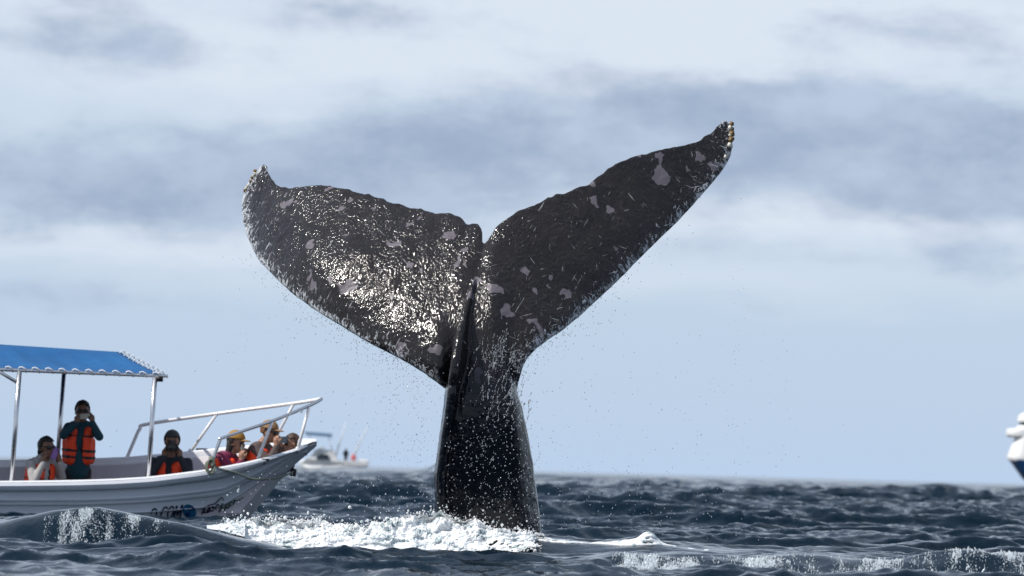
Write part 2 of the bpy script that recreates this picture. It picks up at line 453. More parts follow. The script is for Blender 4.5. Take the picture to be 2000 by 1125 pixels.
    k.put(b.inputs['Height'], hgt)
    b0 = k.n('ShaderNodeBump'); b0.inputs['Distance'].default_value = 0.03; b0.inputs['Strength'].default_value = 0.5
    k.put(b0.inputs['Height'], k.noise(oc, 7, 4, 0.55)); k.put(b.inputs['Normal'], b0.outputs[0])
    k.put(p.inputs['Normal'], b.outputs[0])
    for nd in k.t.nodes:
        if nd.type == 'VECT_MATH' and nd.operation == 'SCALE': nd.inputs[3].default_value = 0.06
    return m_

LT = [(515, 320), (522, 322), (526, 338), (533, 352), (541, 363), (552, 366), (575, 366), (600, 362), (630, 361), (655, 364), (680, 370), (700, 376), (718, 378), (735, 385), (752, 388), (757, 393), (778, 398), (800, 405), (815, 408),
      (822, 405), (831, 411), (850, 416), (870, 415), (886, 417), (898, 424), (908, 432), (914, 438), (926, 436), (935, 437), (941, 448), (943, 462), (945, 480)]
RT = [(945, 480), (954, 466), (966, 448), (985, 430), (1008, 414), (1040, 401), (1065, 389), (1072, 384), (1080, 384), (1086, 379), (1100, 378), (1125, 369), (1146, 362), (1166, 345), (1190, 328), (1222, 312), (1252, 300), (1262, 301),
      (1285, 293), (1310, 289), (1340, 282), (1368, 274), (1374, 267), (1388, 260), (1400, 248), (1412, 236)]
LL = [(515, 320), (505, 329), (495, 340), (487, 352), (479, 368), (474, 385), (472, 408), (474, 430), (480, 455), (490, 480), (505, 508), (522, 527), (545, 550), (570, 573), (600, 595), (630, 615), (660, 633), (690, 652), (720, 670),
      (760, 690), (800, 711), (830, 730), (850, 745), (866, 757), (884, 772)]
LR = [(884, 772), (950, 790), (1008, 772), (1013, 745), (1020, 718), (1030, 699), (1046, 682), (1070, 664), (1100, 644), (1130, 620), (1160, 592), (1190, 564), (1220, 535), (1250, 504), (1290, 465), (1320, 436), (1350, 405), (1385, 365),
      (1406, 340), (1420, 320), (1428, 303), (1431, 285), (1430, 262), (1426, 244), (1420, 236), (1412, 236)]

def fluke_depth(px, py):
    """how far (m) the fluke surface lies behind the tail-stock's front, by place on the tail"""
    s_ = (px - 940.0) / 230.0
    left = np.clip(-s_, 0, None); right = np.clip(s_, 0, None)
    yl = 0.33 * left + 0.07 * left ** 2 + 0.65 * np.clip(left - 1.2, 0, None) ** 2
    yr = -0.12 * (1 - np.exp(-right / 0.24)) + 0.30 * np.clip(right - 0.10, 0, None) + 0.05 * right ** 2
    zz = np.clip((770.0 - py) / 230.0, 0, None)
    tr = 0.62 * zz - 0.04 * zz ** 2; tl = 0.32 * zz + 0.175 * zz ** 2; wl = 1 - sstep(px, 900, 1010); tilt = tr * (1 - wl) + tl * wl
    return yl + yr + tilt * sstep(zz, -0.3, 0.9) - 0.13 * np.exp(-((px - 655) / 150) ** 2 - ((py - 525) / 95) ** 2) - 0.05 * np.exp(-((px - 975) / 40) ** 2 - ((py - 560) / 60) ** 2)

def build_whale():
    acc = Acc()
    # flukes: one sheet between leading and trailing edge, both faces, lens-shaped
    NL, NR, NV = 120, 130, 46
    jag = lambda P, a: P + a * np.c_[fbm(np.c_[P * 0.09, np.zeros(len(P))], 2), fbm(np.c_[P * 0.09, np.full(len(P), 9.0)], 3)]
    def warp(n, k): t = np.linspace(0, 1, n); return t
    Tl, Ll, Tr, Lr = resample(LT, NL), resample(LL, NL), resample(RT, NR), resample(LR, NR)
    Tl[2:-2] = jag(Tl[2:-2], 3.0); Tr[2:-2] = jag(Tr[2:-2], 2.6)
    T = np.r_[Tl, Tr[1:]]; L = np.r_[Ll, Lr[1:]]
    N = len(T)
    v = np.linspace(0, 1, NV); v = v + 0.08 * np.sin(2 * np.pi * v) * -1
    span = np.abs(np.r_[np.linspace(1, 0, NL), np.linspace(0, 1, NR)[1:]])         # 0 root .. 1 tip
    chord = np.linalg.norm(T - L, axis=1) / 230.0
    front, back = [], []
    for j in range(NV):
        P = L * (1 - v[j]) + T * v[j]
        d = np.sin(np.pi * v[j] ** 0.62) ** 0.75 if 0 < v[j] < 1 else 0.0
        cm = (1 - sstep(np.abs(P[:, 0] - 948), 50, 100))
        half = (0.010 + (0.10 * (1 - span) ** 1.1 + 0.045) * d * np.clip(chord / 1.0, 0.1, 1.0)) * (1 - 0.75 * sstep(P[:, 1], 600, 770) * cm)
        y0 = YW + fluke_depth(P[:, 0], P[:, 1]) + 0.02 + (0.10 * sstep(P[:, 1], 560, 760) + 0.12 * sstep(P[:, 1], 700, 785)) * cm
        rr = 0.018 * fbm(np.c_[P * 0.02, np.full(N, 3.0)], 3)
        front.append([at(P[i, 0], P[i, 1], y0[i] - half[i] + rr[i]) for i in range(N)])
        back.append([at(P[i, 0], P[i, 1], y0[i] + half[i] + rr[i]) for i in range(N)])
    A = np.array(front).reshape(-1, 3); B = np.array(back).reshape(-1, 3)
    V = np.r_[A, B]; o = len(A); Fc = []
    for j in range(NV - 1):
        for i in range(N - 1):
            a, b, c, d = j * N + i, j * N + i + 1, (j + 1) * N + i + 1, (j + 1) * N + i
            Fc += [(a, b, c), (a, c, d), (o + a, o + c, o + b), (o + a, o + d, o + c)]
    for i in range(N - 1):
        a, b = i, i + 1; Fc += [(a, o + b, b), (a, o + a, o + b)]
        a, b = (NV - 1) * N + i, (NV - 1) * N + i + 1; Fc += [(a, b, o + b), (a, o + b, o + a)]
    acc.add(V, np.array(Fc))
    # tail stock
    rowsy = np.array([520, 575, 620, 660, 700, 740, 770, 800, 850, 900, 950, 1000, 1040, 1100, 1180, 1270])
    xl = np.interp(rowsy, [520, 575, 610, 660, 710, 745, 790, 830, 880, 925, 945, 980, 1010, 1270], [932, 920, 908, 897, 889, 884, 878, 872, 864, 860, 859, 861, 864, 850])
    xr = np.interp(rowsy, [520, 575, 660, 700, 740, 770, 800, 850, 910, 970, 1037, 1100, 1270], [950, 965, 990, 1000, 1007, 1012, 1021, 1032, 1042, 1050, 1058, 1066, 1090])
    xc = np.interp(rowsy, [520, 620, 700, 770, 850, 950, 1040, 1270], [938, 955, 985, 1000, 1008, 1014, 1020, 1040])
    # distance of the front face, and depth of the section (it widens down)
    yc = np.interp(rowsy, [520, 575, 660, 740, 800, 900, 1040, 1270], [0.85, 0.62, 0.22, 0.03, 0.0, 0.05, 0.16, 0.40])
    dp = np.interp(rowsy, [520, 575, 660, 740, 800, 900, 1040, 1270], [0.04, 0.07, 0.14, 0.22, 0.30, 0.42, 0.56, 0.80])
    ry2 = np.linspace(520, 1270, 76)
    def sm(a):
        v = np.interp(ry2, rowsy, a); kx_ = np.hanning(13); kx_ /= kx_.sum()
        return np.convolve(np.r_[2 * v[0] - v[1:7][::-1], v, 2 * v[-1] - v[-7:-1][::-1]], kx_, 'valid')
    xl, xc, yc, dp = sm(xl), sm(xc), sm(yc), sm(dp); xr = np.interp(ry2, rowsy, xr); rowsy = ry2
    NS = 40; rings = []
    for i, ry in enumerate(rowsy):
        # section corners (pixel x, depth): keel, front-right crease, right rear, back
        C = [(xl[i], yc[i] + 0.02), (xl[i] * 0.62 + xc[i] * 0.38, yc[i] - 0.055), (xc[i], yc[i] - 0.06), (xr[i], yc[i] + dp[i] * 0.55), (0.55 * xr[i] + 0.45 * xc[i], yc[i] + dp[i]), (0.6 * xl[i] + 0.4 * xc[i], yc[i] + dp[i] * 0.8)]
        C = np.array(C); C = np.r_[C, C[:1]]
        t = np.r_[0, np.cumsum(np.hypot(np.diff(C[:, 0]) / 230, np.diff(C[:, 1])))]
        tt = np.linspace(0, t[-1], NS, endpoint=False)
        q = np.c_[np.interp(tt, t, C[:, 0]), np.interp(tt, t, C[:, 1])]
        for _ in range(2): q = 0.5 * q + 0.25 * (np.roll(q, 1, 0) + np.roll(q, -1, 0))
        q[:, 0] = xl[i] + (q[:, 0] - q[:, 0].min()) / (np.ptp(q[:, 0])) * (xr[i] - xl[i])
        rings.append([at(a, ry, YW + b) for a, b in q])
    R = np.array(rings).reshape(-1, 3); nr = len(rowsy); Fc = []
    for i in range(nr - 1):
        for k_ in range(NS):
            q = (k_ + 1) % NS; a, b, c, d = i * NS + k_, i * NS + q, (i + 1) * NS + q, (i + 1) * NS + k_
            Fc += [(a, b, c), (a, c, d)]
    c0 = len(R); R = np.r_[R, [np.mean(rings[0], axis=0)], [np.mean(rings[-1], axis=0)]]
    for k_ in range(NS):
        q = (k_ + 1) % NS; Fc += [(c0, q, k_), (c0 + 1, (nr - 1) * NS + k_, (nr - 1) * NS + q)]
    acc.add(R, np.array(Fc))
    # keel ridge down the left of the stock
    kx = [(926, 545), (919, 572), (909, 606), (898, 658), (890, 706), (885, 742), (881, 790), (875, 830), (868, 880), (862, 925), (862, 945), (864, 980), (866, 1010), (866, 1080)]
    kp = np.array(kx, float); ty_ = np.linspace(545, 1080, 110); tx_ = np.interp(ty_, kp[:, 1], kp[:, 0])
    surf = fluke_depth(tx_, ty_) - 0.11 * (1 - sstep(ty_, 720, 800))
    surf = np.where(ty_ > 760, np.interp(ty_, [760, 800, 900, 1040, 1080], [0.0, 0.0, 0.05, 0.16, 0.2]), surf)
    proud = np.interp(ty_, [545, 575, 640, 710, 760, 800, 1080], [0.0, 0.02, 0.070, 0.10, 0.08, 0.06, 0.06])
    wob = fbm(np.c_[ty_ * 0.045, np.zeros((len(ty_), 2))], 3)
    rad = np.interp(ty_, [545, 600, 700, 800, 1000], [0.012, 0.030, 0.044, 0.044, 0.044]) * (1 + 0.22 * wob * sstep(ty_, 760, 860))
    for st in (0.0, 0.03, 0.06, 0.09, 0.12, 0.15):
        kk = 1 + st * 3.0
        acc.tube([at(a + (st * 40) * (b < 760) + 3.0 * w * (b > 800), b, YW + su - pr + st) for a, b, su, pr, w in zip(tx_, ty_, surf, proud, wob)], list(rad * kk), 14)
    V, Fc = acc.arrays()
    me = remesh(V, Fc, 0.0085, 7)
    V = verts_of(me)
    n = np.empty(len(V) * 3, np.float32); me.vertices.foreach_get('normal', n); n = n.reshape(-1, 3)
    V = V + n * (0.0045 * fbm(V * 9, 3))[:, None]
    me.vertices.foreach_set('co', V.astype(np.float32).ravel()); me.update()
    X, Yp = to_px(V); P = np.c_[X, Yp]
    dl = np.minimum(seg_dist(P, LL[:-1]), seg_dist(P, LR[2:]))
    set_attr(me, 'edge', np.exp(-dl / 22.0))
    dt = np.minimum(seg_dist(P, LR[-10:]) , seg_dist(P, LL[:5]))
    set_attr(me, 'tip', np.exp(-dt / 9.0))
    stem = sstep(Yp, 640, 800) * (1 - sstep(np.abs(X - 950), 90, 130))
    set_attr(me, 'stem', stem)
    return me
M_WHALE = whale_material()
whale = link('humpback_whale', build_whale(), M_WHALE)
tag(whale, 'huge dark wet whale tail with raised flukes standing out of the foam', 'whale')

M_BARN = simple('barnacle_shell', (0.20, 0.13, 0.055), 0.45, var=0.6, scale=60, bump=0.5)
M_BARNW = simple('barnacle_pale', (0.62, 0.60, 0.52), 0.6, var=0.25, scale=70, bump=0.4)
def barnacle(px, py, r, pale, side):
    c = at(px, py, YW + float(fluke_depth(np.array(px), np.array(py))) + 0.0)
    a = Acc(); seg = 10; V = []; Fc = []
    prof = [(0.0, 1.0), (0.55, 0.96), (0.95, 0.72), (1.05, 0.48), (0.85, 0.40), (0.70, 0.15)]
    ax = np.array([side * 0.75, -0.6, 0.15]); ax /= np.linalg.norm(ax)
    u = np.cross(ax, [0, 0, 1.0]); u /= np.linalg.norm(u); w = np.cross(ax, u)
    for h, q in prof:
        for k_ in range(seg):
            t = 2 * math.pi * k_ / seg; rr = r * q * (1 + 0.10 * math.cos(5 * t))
            V.append(c + ax * (h - 0.35) * r + (u * math.cos(t) + w * math.sin(t)) * rr)
    for i in range(len(prof) - 1):
        for k_ in range(seg):
            q = (k_ + 1) % seg; Fc.append((i * seg + k_, i * seg + q, (i + 1) * seg + q, (i + 1) * seg + k_))
    n0 = len(V); V.append(c + ax * 0.3 * r)
    for k_ in range(seg): Fc.append((n0, 5 * seg + (k_ + 1) % seg, 5 * seg + k_))
    return add_obj('barnacle', V, Fc, M_BARNW if pale else M_BARN, whale)
for px, py, r, pale in [(1437, 242, .020, 0), (1431, 250, .020, 1), (1439, 252, .018, 0), (1438, 262, .024, 0), (1431, 264, .016, 1), (1434, 273, .022, 0), (1442, 258, .014, 0), (1441, 271, .017, 0), (1429, 284, .022, 1), (1434, 286, .016, 1), (1422, 307, .018, 1)]:
    barnacle(1423.5 + (px - 1424) * 0.42 if py < 295 else px - 5, py, r * 1.2, pale, 1)
for px, py, r, pale in [(494, 333, .018, 0), (493, 339, .018, 1), (488, 346, .015, 0), (485, 353, .016, 0), (480, 362, .017, 1), (476, 367, .017, 1), (474, 371, .016, 0), (490, 343, .012, 1)]:
    barnacle(px + 4, py + 1, r, pale, -1)

# ------------------------------------------------------------------ foam, spray and drops
def foam_material():
    m_, k, p = mat('white_foam')
    oc = k.n('ShaderNodeTexCoord').outputs['Object']
    nz = k.noise(oc, 7, 5, 0.65)
    lace = k.noise(oc, 20, 5, 0.7, 0.6)
    thin = k.m('MULTIPLY', k.ramp(nz, 0.47, 0.62), k.ramp(lace, 0.42, 0.60))
    k.put(p.inputs['Base Color'], k.mix(thin, (0.86, 0.88, 0.89, 1), (0.16, 0.27, 0.29, 1)))
    k.put(p.inputs['Roughness'], k.mix(thin, (0.55,) * 3 + (1,), (0.12,) * 3 + (1,)))
    p.inputs['Subsurface Weight'].default_value = 0.35; p.inputs['Subsurface Radius'].default_value = (0.05, 0.06, 0.065)
    p.inputs['Subsurface Scale'].default_value = 0.6
    b = k.n('ShaderNodeBump'); b.inputs['Strength'].default_value = 0.8; b.inputs['Distance'].default_value = 0.012
    k.put(b.inputs['Height'], k.noise(oc, 70, 4, 0.65)); k.put(p.inputs['Normal'], b.outputs[0])
    return m_
M_FOAM = foam_material()
def water_glass(name, tint, rough):
    m_, k, p = mat(name)
    p.inputs['Base Color'].default_value = tint + (1,); p.inputs['Roughness'].default_value = rough
    p.inputs['Transmission Weight'].default_value = 0.75; p.inputs['IOR'].default_value = 1.333
    return m_
M_DROP = water_glass('water_drop', (0.93, 0.97, 1.0), 0.04)

TOPC = [(400, 1024), (450, 1020), (500, 1017), (540, 1015), (565, 1020), (600, 1020), (632, 1016), (650, 1028), (690, 1031), (720, 1027), (760, 1022), (800, 1014), (830, 1004), (860, 1000), (880, 1008), (900, 1022), (925, 1018), (960, 1032), (1000, 1038), (1070, 1045)]
BOTC = [(400, 1028), (440, 1033), (478, 1042), (480, 1060), (510, 1074), (560, 1084), (640, 1090), (760, 1090), (860, 1088), (920, 1084), (1000, 1076), (1070, 1066)]
tx, ty = np.array(TOPC, float).T; bx_, by_ = np.array(BOTC, float).T
def foam_point(px, t):
    top, bot = np.interp(px, tx, ty), np.interp(px, bx_, by_)
    py = top + (bot - top) * t
    Y = 36.0 - 0.62 * t - 0.12 * math.sin(px * 0.02) + (0.0 if px < 840 else -0.14 * (1 - t))
    return at(px, py, Y)
NU, NT = 1000, 150
uu = np.linspace(404, 1070, NU); tt = np.r_[np.linspace(-0.55, 0, 40)[:-1], np.linspace(0, 1.0, NT - 39)]
UU, TT_ = np.meshgrid(uu, tt, indexing='ij')
rag = fbm(np.c_[uu * 0.055, np.zeros(NU), np.zeros(NU)], 4, 0.5) * 10 + np.abs(fbm(np.c_[uu * 0.16, np.zeros(NU), np.full(NU, 5.0)], 2)) * -4
top_ = np.interp(uu, tx, ty) + rag * np.clip((np.interp(uu, bx_, by_) - np.interp(uu, tx, ty)) / 50, 0.1, 1) + 3
bot_ = np.interp(uu, bx_, by_) + 4
pyy = top_[:, None] + (bot_ - top_)[:, None] * np.where(TT_ < 0, -0.55 * TT_, TT_)
t0_ = np.interp(uu, tx, ty); pyy = pyy - ((top_ - t0_)[:, None] * sstep(TT_, 0.0, 0.35) * (1 - TT_))
YY_ = np.where(TT_ < 0, 36.0 - TT_ * 0.6, 36.0 - 0.62 * TT_ - 0.10 * np.sin(UU * 0.02)) + np.where(UU > 840, -0.14 * (1 - np.clip(TT_, 0, 1)), 0) * sstep(UU, 840, 880)
d_ = FWD[None, None] + ((UU - 1000) / F)[..., None] * RIGHT + ((562.5 - pyy) / F)[..., None] * UP
P3 = EYE + d_ * (YY_ / d_[..., 1])[..., None]
Q = P3.reshape(-1, 3)
bil = lambda sc, o=0.0: np.abs(fbm(Q * sc + o, 2, 0.5))
env = np.clip((bot_ - top_) / 45, 0.15, 1)[:, None].repeat(len(tt), 1).ravel()
disp = (0.16 * (0.35 - bil(4.5)) + 0.085 * (0.3 - bil(11, 3.0)) + 0.045 * (0.3 - bil(26, 7.0)) + 0.024 * (0.3 - bil(58, 1.0)) + 0.010 * fbm(Q * 120, 2)) * env
tq = np.clip(TT_.ravel(), 0, 1)
Q = Q + np.c_[0.12 * disp, -0.80 * disp, (0.50 * (1 - tq) - 0.30 * tq) * disp]
idx = np.arange(NU * len(tt)).reshape(NU, len(tt))
hole = fbm(Q * np.array([7.0, 7.0, 11.0]), 4, 0.6)
tflat = TT_.ravel()
keep = hole > (-0.50 + 0.55 * sstep(tflat, 0.72, 1.12) + 0.25 * sstep(UU.ravel(), 800, 1000) * sstep(tflat, 0.2, 0.6) + 0.7 * sstep(UU.ravel(), 1025, 1075))
Fq = np.stack([idx[:-1, :-1], idx[1:, :-1], idx[1:, 1:], idx[:-1, 1:]], -1).reshape(-1, 4)
Fq = Fq[keep[Fq].all(axis=1)]
used, inv = np.unique(Fq, return_inverse=True)
sheetV, sheetF = Q[used], inv.reshape(-1, 4)
sheetT = np.r_[sheetF[:, [0, 1, 2]], sheetF[:, [0, 2, 3]]]
acc = Acc()
# low rim of froth on the right, ending in a rounded white hump
for px in np.arange(1040, 1320, 1.3):
    X = at(px, 1050, 36.0)[0]; hump = 0.085 * math.exp(-((px - 1268) / 19) ** 2) + 0.03 * math.exp(-((px - 1240) / 40) ** 2)
    wid = np.interp(px, [1040, 1100, 1200, 1240, 1268, 1320], [0.22, 0.16, 0.10, 0.16, 0.22, 0.03])
    for t in np.linspace(-1, 1, 9):
        Y = 36.0 + t * wid + 0.04 * math.sin(px * 0.05); z = float(sea_h(np.array([X]), np.array([Y]))[0])
        if hump < 0.03 and vnoise(np.array([[px * 0.06, t * 2, 2.0]]))[0] < 0.33: continue
        acc.ball((X, Y, z + hump * math.cos(t * 1.5) - 0.004), (0.020, 0.026, 0.017), t=ICO0)
V, Fc = acc.arrays()
fm = remesh(V, Fc, 0.010, 8)
V = verts_of(fm); n = np.empty(len(V) * 3, np.float32); fm.vertices.foreach_get('normal', n); n = n.reshape(-1, 3)
V = V + n * (0.010 * fbm(V * 14, 3))[:, None]
li = np.empty(len(fm.loops), np.int32); fm.loops.foreach_get('vertex_index', li); fq = li.reshape(-1, 4)
acc = Acc(); acc.add(sheetV, sheetT); acc.add(V, np.r_[fq[:, [0, 1, 2]], fq[:, [0, 2, 3]]])
for i in range(1800):       # clots of froth thrown off the crest and the ragged lower edge
    px = RNG.uniform(430, 1060); up_ = RNG.random() < 0.6
    c = foam_point(px, 0.0 if up_ else 1.0) + np.array([RNG.normal(0, .02), RNG.normal(-0.05, .06), (RNG.exponential(.022) - 0.01) if up_ else RNG.normal(0, .025)])
    acc.ball(c, min(0.014, 0.0022 + RNG.exponential(0.0028)) * np.array([RNG.uniform(.7, 1.4), 1, RNG.uniform(.7, 1.5)]), t=ICO0)
foam_o = acc.build('foam', M_FOAM)
tag(foam_o, 'churning white foam around the base of the whale tail', 'foam', kind='stuff')

def drops(name, pts, radii, material, label, cat, squash=None, t=ICO0):
    a = Acc()
    for i, (c, r) in enumerate(zip(pts, radii)):
        a.ball(c, np.array([1, 1, RNG.uniform(0.9, 1.5)]) * r, t=t)
    o = a.build(name, material); return tag(o, label, cat, kind='stuff')
pts, rad = [], []
def drop_px(px, py, Y, r): pts.append(at(px, py, Y)); rad.append(r)
# drips leaving the leading edges
Lp, Rp = resample(LL[8:-1], 400), resample(LR[3:-6], 400)
for i in range(420):
    q = Lp[int(400 * min(0.999, RNG.beta(2.2, 1.6)))]; drop_px(q[0] + RNG.normal(0, 6), q[1] + RNG.exponential(26) - 6, YW + float(fluke_depth(q[0], q[1])) + RNG.normal(-0.05, 0.12), RNG.uniform(.0028, .0055))
for i in range(260):
    q = Rp[int(400 * RNG.beta(1.0, 2.6))]; drop_px(q[0] + RNG.normal(0, 7), q[1] + RNG.exponential(24) - 6, YW + float(fluke_depth(q[0], q[1])) + RNG.normal(-0.05, 0.12), RNG.uniform(.0028, .0055))
# curtain left of the stock, streams down its front, scattered spray everywhere
for i in range(260): drop_px(RNG.normal(790, 55), RNG.uniform(690, 900), YW + RNG.normal(0.1, .4), RNG.uniform(.0025, .005))
for i in range(330):
    y = 640 + 400 * RNG.beta(1.3, 1.6); drop_px(RNG.normal(985 - 25 * (y > 860), 22 + (y - 640) * 0.10), y, YW - 0.22 - RNG.random() * 0.25, RNG.uniform(.003, .0066))
for i in range(300): drop_px(RNG.uniform(870, 1055), RNG.uniform(820, 1035), YW - 0.25 - RNG.random() * 0.5, RNG.uniform(.0025, .0055))
for i in range(520): drop_px(RNG.normal(980, 260), 1035 - RNG.exponential(110), YW + RNG.normal(0, 0.7), RNG.uniform(.0025, .0052))
for i in range(170): drop_px(RNG.uniform(1080, 1560), RNG.uniform(640, 1060), YW + RNG.normal(0, 0.8), RNG.uniform(.0025, .0048))
for i in range(50): drop_px(RNG.normal(1440, 12), RNG.uniform(380, 900), YW + RNG.normal(0.8, 0.1), RNG.uniform(.002, .0036))
for i in range(45): drop_px(RNG.normal(470, 14), RNG.uniform(480, 800), YW + RNG.normal(0.8, 0.1), RNG.uniform(.002, .0036))
for i in range(120): drop_px(RNG.uniform(420, 860), RNG.uniform(920, 1020), YW + RNG.normal(0, .5), RNG.uniform(.003, .007))
drop_px(465, 959, 35.4, .013); drop_px(444, 967, 35.4, .009); drop_px(589, 804, 35.3, .011)
drops('water_drops', pts, rad, M_DROP, 'fine water drops and spray falling from the raised flukes', 'water drops')

# clinging runnels of water down the stock front
acc = Acc()
for i in range(60):
    x, y = RNG.normal(985, 24), RNG.uniform(640, 800); Lr_ = RNG.uniform(12, 55); ph = RNG.uniform(0, 6)
    for s_ in np.sort(RNG.uniform(0, 1, int(Lr_ / 2.2))):
        r = 0.0018 + RNG.exponential(0.0014)
        acc.ball(at(x - 12 * s_ + 3 * math.sin(ph + 5 * s_), y + Lr_ * s_, YW - 0.10 - 0.03 * RNG.random() + 0.0011 * max(0, 720 - y)), r * np.array([1, 1, RNG.uniform(1, 2.6)]), t=ICO0)
run_o = acc.build('water_runnels', M_DROP); tag(run_o, 'thin runnels of water streaming down the tail stock', 'water', kind='stuff')

# broken glittering water on the wave faces
M_SPRAY = simple('spray_water', (0.62, 0.68, 0.72), 0.12, var=0.35, scale=30, spec=1.0)
acc = Acc()
def glitter(n, Y0, x0, x1, dyl, dyh, size, dens):
    N = n * 14
    px = RNG.uniform(x0, x1, N); Y = Y0 - dyl - (dyh - dyl) * RNG.beta(1.1, 1.5, N)
    d_ = np.array([dens(p) for p in px])
    ok = d_ * (0.03 + 2.6 * vnoise(np.c_[px * 0.075, Y * 3.0, np.full(N, 1.0)]) ** 2.5 * (0.4 + 1.2 * vnoise(np.c_[px * 0.35, Y * 4.0, np.full(N, 6.0)]))) > RNG.random(N)
    px, Y = px[ok][:n], Y[ok][:n]
    X = np.array([at(a, 1050, b)[0] for a, b in zip(px, Y)]); Z = sea_h(X, Y)
    for x_, y_, z_ in zip(X, Y, Z):
        r = min(size * 1.3, size * (0.18 + RNG.exponential(0.17)))
        a_ = RNG.normal(0, 0.3); V = ICO0[0] * np.array([r * RNG.uniform(.5, 1.1), r * 0.6, r * RNG.uniform(1.0, 4.5)])
        V = V @ np.array([[math.cos(a_), 0, math.sin(a_)], [0, 1, 0], [-math.sin(a_), 0, math.cos(a_)]])
        acc.add(V + np.array([x_, y_, z_ + r * 0.2]), ICO0[1])
bump_ = lambda c, w: (lambda p: math.exp(-((p - c) / w) ** 2))
glitter(3600, 33.4, 85, 330, 0.08, 0.55, 0.0062, lambda p: bump_(150, 48)(p) + 0.45 * bump_(250, 60)(p))
glitter(13000, 30.9, 1195, 2030, 0.05, 0.9, 0.0070, lambda p: bump_(1270, 75)(p) + 0.5 * bump_(1490, 60)(p) + 0.35 * bump_(1700, 70)(p) + 0.95 * bump_(1930, 95)(p))
glitter(500, 34.9, 620, 1130, 0.03, 0.35, 0.0045, lambda p: 0.6)
sp_o = acc.build('wave_spray', M_SPRAY); tag(sp_o, 'glittering broken water on the faces of the small waves', 'spray', kind='stuff')

# ------------------------------------------------------------------ the tour boat
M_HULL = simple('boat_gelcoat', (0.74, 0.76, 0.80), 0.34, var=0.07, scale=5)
M_HSIDE = simple('hull_shaded', (0.58, 0.61, 0.66), 0.36, var=0.07, scale=5)  # greyer than the gelcoat: shade on the hull side mixed into its colour
M_INNER = simple('boat_inner_shade', (0.50, 0.47, 0.50), 0.55, var=0.10, scale=6)  # white inside toned mauve-grey, its shadow put into the colour
M_STEEL = simple('steel_tube', (0.62, 0.62, 0.64), 0.22, metal=0.9, var=0.12, scale=25)
M_WTUBE = simple('white_tube', (0.80, 0.79, 0.79), 0.30, var=0.08, scale=25)
M_BLACK = simple('black_rubber', (0.012, 0.012, 0.014), 0.5, var=0.3)
M_ROPE = simple('rope_fibre', (0.16, 0.18, 0.14), 0.85, var=0.3, scale=90, bump=0.4)
M_LACE = simple('white_lacing', (0.82, 0.83, 0.85), 0.6, var=0.06)
M_SHADOW_LINE = simple('hull_shadow_line', (0.10, 0.13, 0.15), 0.5)

boat = empty('tour_boat', tuple(at(200, 1010, YB)), 'white open tour boat with blue awning, bow rails and passengers in orange vests', 'boat')

SHN = [(-900, 940), (-300, 943), (0, 943), (100, 942), (200, 940), (290, 935), (400, 921), (480, 906), (540, 891), (590, 875), (622, 863)]
SHF = [(-900, 905), (-300, 903), (0, 902), (240, 897), (374, 884), (430, 878), (520, 870), (600, 862), (622, 863)]
def smooth_line(L_):
    x_, y_ = np.array(L_, float).T; q = np.linspace(x_[0], x_[-1], 900); v = np.interp(q, x_, y_); kx_ = np.hanning(61); kx_ /= kx_.sum()
    e_ = np.r_[v[0] + (v[0] - v[1:31][::-1]), v, v[-1] + (v[-1] - v[-31:-1][::-1])]
    return q, np.convolve(e_, kx_, 'valid')
nx, ny = smooth_line(SHN); fx, fy = smooth_line(SHF)
XBOW = at(622, 863, YB)[0]; XT0 = at(300, 900, YB)[0]; XST = at(-620, 900, YB)[0]
def halfbeam(x):
    t = np.clip((x - XT0) / (XBOW - XT0), 0, 1)
    a = 0.93 * (1 - t ** 2.3) ** 0.75
    s_ = np.clip((XT0 - x) / (XT0 - XST), 0, 1)
    return np.maximum(a - 0.14 * s_ ** 2, 0.012)
def sheer(x, side):
    """side -1: the side towards the camera, +1: far side; the boat heels towards the camera"""
    Y = YB + side * float(halfbeam(x))
    px, _ = to_px([x, Y, 0.5]); py = np.interp(px, nx, ny) if side < 0 else np.interp(px, fx, fy)
    return np.array([x, Y, at(px, py, Y)[2]])
stem_px = [(622, 868), (604, 884), (573, 910), (543, 944), (517, 976), (492, 1005), (470, 1030), (440, 1060)]
stem_w = np.array([at(a, b, YB) for a, b in stem_px])[::-1]
def keel_z(x):
    return float(np.interp(x, stem_w[:, 0], stem_w[:, 2], left=stem_w[0, 2]))
def keel_zz(x):
    return keel_z(x) if x > stem_w[0, 0] else stem_w[0, 2] - 0.10 * min(1, (stem_w[0, 0] - x) / 1.5)
# hull section: v from sheer (0) to keel (1): outward bulge of rub rail and strakes
VS = np.array([0, .015, .05, .10, .125, .135, .20, .255, .262, .285, .292, .312, .320, .344, .350, .42, .478, .484, .500, .508, .60, .72, .85, 1.0])
VO = np.array([.0, .034, .054, .052, .040, .000, .004, .010, .030, .030, .000, .004, .026, .026, .000, .006, .014, .032, .030, .000, .0, .0, .0, .0])
XS = np.concatenate([np.linspace(XST, XT0, 16), XT0 + (XBOW - 0.02 - XT0) * (1 - (1 - np.linspace(0, 1, 44)[1:]) ** 1.6)])
def section(x, side):
    S = sheer(x, side); kz = keel_zz(x); b = float(halfbeam(x)); out = []
    bow = np.clip((x - XT0) / (XBOW - XT0), 0, 1)
    ex = 0.16 + 0.75 * bow ** 1.2                        # full section amidships, V at the bow
    for v, o in zip(VS, VO):
        w = b * (1 - v) ** ex
        tilt = 0.0
        out.append([x, YB + side * (w + o * min(1, b / 0.1)), S[2] + (kz - S[2]) * v])
    return np.array(out)
